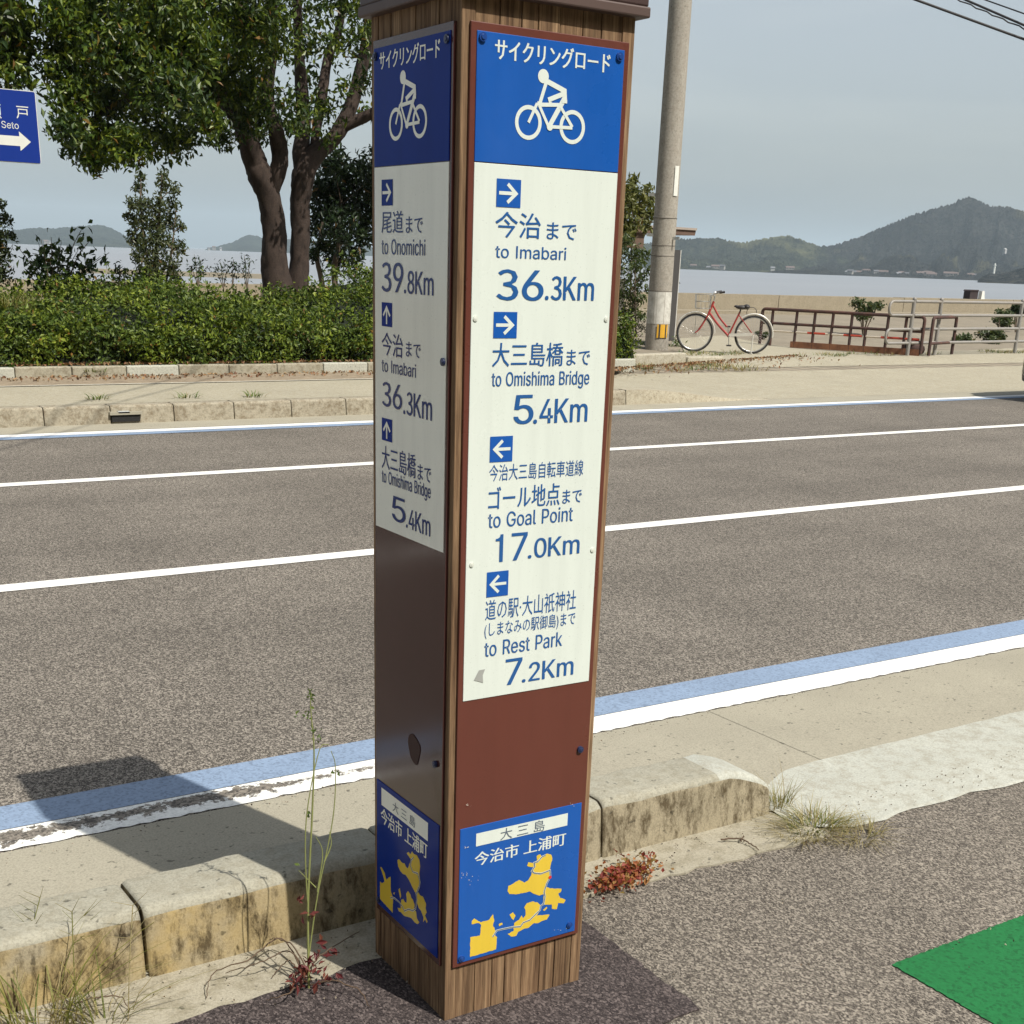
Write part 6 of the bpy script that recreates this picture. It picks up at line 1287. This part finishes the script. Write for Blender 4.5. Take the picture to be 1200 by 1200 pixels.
# ------------------------------------------------------------------ overhead wires
m_wire = mat('black cable', (.015,.014,.015), .6)
def wire(name_label, p0, p1, r_, sag=.0, ext=1.0, wob=0, twist=False):
    a, b = Vector(p0), Vector(p1); d = b-a; a2, b2 = a-d*ext, b+d*ext; pts = []
    for i in range(41):
        t = i/40; c = a2.lerp(b2, t); c.z -= sag*4*t*(1-t)-sag*4*.25*.0; pts.append(c+Vector((0,0,wob*math.sin(i*2.1))))
    mb = MB(); mb.tube(pts, r_, 6)
    tag(mb.build('overhead_wire', m_wire), name_label, 'wire', 'overhead wires')
wire('lowest thick wire crossing the top right corner of the sky', at(1074,0,26), at(1200,46,24.5), .034, ext=1.2)
wire('thick wire second from the lowest at the top right', at(1132,0,26), at(1200,29.5,24.5), .034, ext=1.2)
wire('thin wavy wire just below the second thick wire at the top right', at(1126,1,26), at(1200,33.5,24.5), .02, ext=1.2, wob=.02)
wire('topmost thin wire at the top right corner', at(1155,0,26), at(1200,16,24.5), .02, ext=1.2)
wire('service wire passing high over the road from the utility pole', (PX,PY,9.3), (-9,-9,6.2), .018, .3, 0)
wire('second service wire passing high over the road from the utility pole', (PX,PY,8.4), (-9.6,-9,5.6), .012, .35, 0)

# ------------------------------------------------------------------ houses and tower along the far shore
m_hw = [mat('pale house wall', c, .9) for c in ((.24,.23,.21),(.19,.175,.155),(.32,.32,.31))]; m_hr = [mat('house roof', c, .8) for c in ((.09,.09,.10),(.12,.085,.075),(.17,.175,.19))]
def house(w_, d_, h_, i):
    t = bpy.data.meshes.new('house'); mb = MB(); mb.box((-w_/2,-d_/2,-2),(w_/2,d_/2,h_)); mb.prism([(-d_/2-.5,h_),(d_/2+.5,h_),(0,h_+d_*.32)], -w_/2-.4, w_/2+.4, 1, 'yz')
    for k in range(3): mb.box((-w_/2+1+k*w_/3,-d_/2-.05,h_*.45),(-w_/2+2.2+k*w_/3,-d_/2+.1,h_*.8), 2)
    o = mb.build('house', [m_hw[i % 3], m_hr[i % 3], m_gblk]); return o
protos = [house(6,5,2.6,0), house(8,5,3.2,1), house(5,5,2.4,2), house(11,6,3,1)]
hr = np.random.RandomState(77)
spots = [(u, 1640+hr.uniform(0,60)) for u in list(hr.uniform(985,1155,26))+list(hr.uniform(1080,1150,12))+[830,838,846,812,905,925]]+[(u, D) for u, D in ((246,3250),(252,3250),(260,3250),(57,2950),(61,2950))]
for i, (u, D) in enumerate(spots):
    pr0 = protos[i % 4]; o = pr0 if i < 4 else pr0.copy()
    if i >= 4: COL.objects.link(o)
    q = far(u, 320, D if u > 950 or D > 2500 else D+120); o.location = (q.x, q.y, -3.0+hr.uniform(0,2.5)); o.rotation_euler = (0,0,-math.atan2(q.x,q.y)+hr.uniform(-.5,.5))
    if D > 2500: o.scale = (.9,.9,1.3); tag(o, 'tiny pale house at the foot of the distant left islands', 'house', 'houses under the left islands')
    else: tag(o, 'tiny pale house on the far shore below the mountain', 'house', 'houses along the far shore')
q = far(1164, 324, 1330); mb = MB(); s_ = 1330/1506
mb.tube([(0,0,-4),(0,0,9.5*s_*1.0)], [1.1,.75], 10); mb.tube([(0,0,9.5*s_),(0,0,9.5*s_+.6)], [1.2,1.2], 10); mb.tube([(0,0,9.5*s_+.6),(0,0,9.5*s_+2)], [.7,.5], 8)
tag(mb.build('white_tower', m_sw, loc=(q.x,q.y,q.z+1)), 'thin white tower on the far shore at the foot of the mountain', 'tower')
mb = MB(); q = far(1177, 297, 2050); mb.box((-2,-2,-4),(2,2,5)); mb.prism([(-2.4,5),(2.4,5),(0,7)], -2.3, 2.3, 0, 'yz'); tag(mb.build('hillside_hut', m_hw[2], loc=(q.x,q.y,q.z)), 'lone white building on the right flank of the mountain', 'hut')

# ------------------------------------------------------------------ dark car just entering at the right edge
cq = at(1197, 428, 9.32); CXf = cq.x
car = thing('parked_car', 'dark car whose rear corner shows at the right edge of the road', 'car', (CXf, 8.55, .006), 0)
m_car = mat('dark car paint', (.018,.018,.022), .25, .05, 3, coat=.8); m_glass = mat('car glass', (.02,.025,.03), .06); m_tl = mat('red tail lamp', (.35,.02,.02), .25)
mb = MB(); CWd = .80
prof = [(0,.35),(.02,.78),(.10,.98),(.55,1.02),(3.1,.96),(3.85,.80),(4.05,.55),(4.05,.25),(.08,.22)]
vs = []
for y_, ins in ((-CWd,.06),(-CWd+.08,0),(CWd-.08,0),(CWd,.06)): vs += [(min(4.05-ins, max(ins, x_)), y_, z_-ins*(1 if z_ > .6 else -.5)) for x_, z_ in prof]
k = len(prof); fs = [tuple(range(k))[::-1], tuple(range(3*k,4*k))]+[(r*k+i, r*k+(i+1)%k, (r+1)*k+(i+1)%k, (r+1)*k+i) for r in range(3) for i in range(k)]
mb.add(vs, fs, 0, False); mb.build('body', m_car, car, bevel=.03)
mb = MB(); cab = [(.18,.99),(.42,1.42),(.9,1.50),(2.2,1.47),(3.0,.98)]; k = 5
vs = [(x_, -CWd+.08+(.13*(z_-.98)/.5), z_) for x_, z_ in cab]+[(x_, CWd-.08-(.13*(z_-.98)/.5), z_) for x_, z_ in cab]
mb.add(vs, [tuple(range(k)), tuple(range(k,2*k))[::-1]]+[(i,(i+1)%k,k+(i+1)%k,k+i) for i in range(k)]); mb.build('cabin', m_glass, car, bevel=.03)
mb = MB(); mb.prism([(.42,1.44),(.9,1.52),(2.2,1.49),(2.25,1.46),(.9,1.485),(.44,1.41)], -CWd+.2, CWd-.2, 0, 'xz'); mb.build('roof', m_car, car, bevel=.01)
for x_ in (.72, 3.25):
    for y_ in (-CWd+.02, CWd-.02):
        mb = MB(); mb.torus((x_,y_,.30), .23, .075, 'y', 28, 10); wo = mb.build('wheel', m_tyre, car); mb = MB(); mb.tube([(x_,y_-.06,.30),(x_,y_+.06,.30)], .18, 20); mb.build('rim', m_chr, wo)
for y_ in (-CWd+.1, CWd-.3): mb = MB(); mb.box((-.012,y_,.66),(.05,y_+.2,.84)); mb.build('tail_lamp', m_tl, car)

# ------------------------------------------------------------------ hazy air
hz_, nt_, b_ = base_mat('hazy air'); nt_.nodes.remove(b_)
pv = N(nt_, 'ShaderNodeVolumePrincipled'); pv.inputs['Color'].default_value = (.72,.88,1.0,1); pv.inputs['Density'].default_value = .00014; pv.inputs['Anisotropy'].default_value = 0.0
nt_.links.new(pv.outputs[0], nt_.nodes['Material Output'].inputs['Volume'])
mb = MB(); mb.box((-13000,-400,-5.5),(13000,13500,330)); o = mb.build('haze', hz_); tag(o, 'thin pale haze over the sea and mountains', 'haze', kind='stuff'); o.display_type = 'WIRE'
for o in COL.objects:                      # the water sheet ends inside the air
    if o.name == 'sea': o.scale = (.9,.9,1)
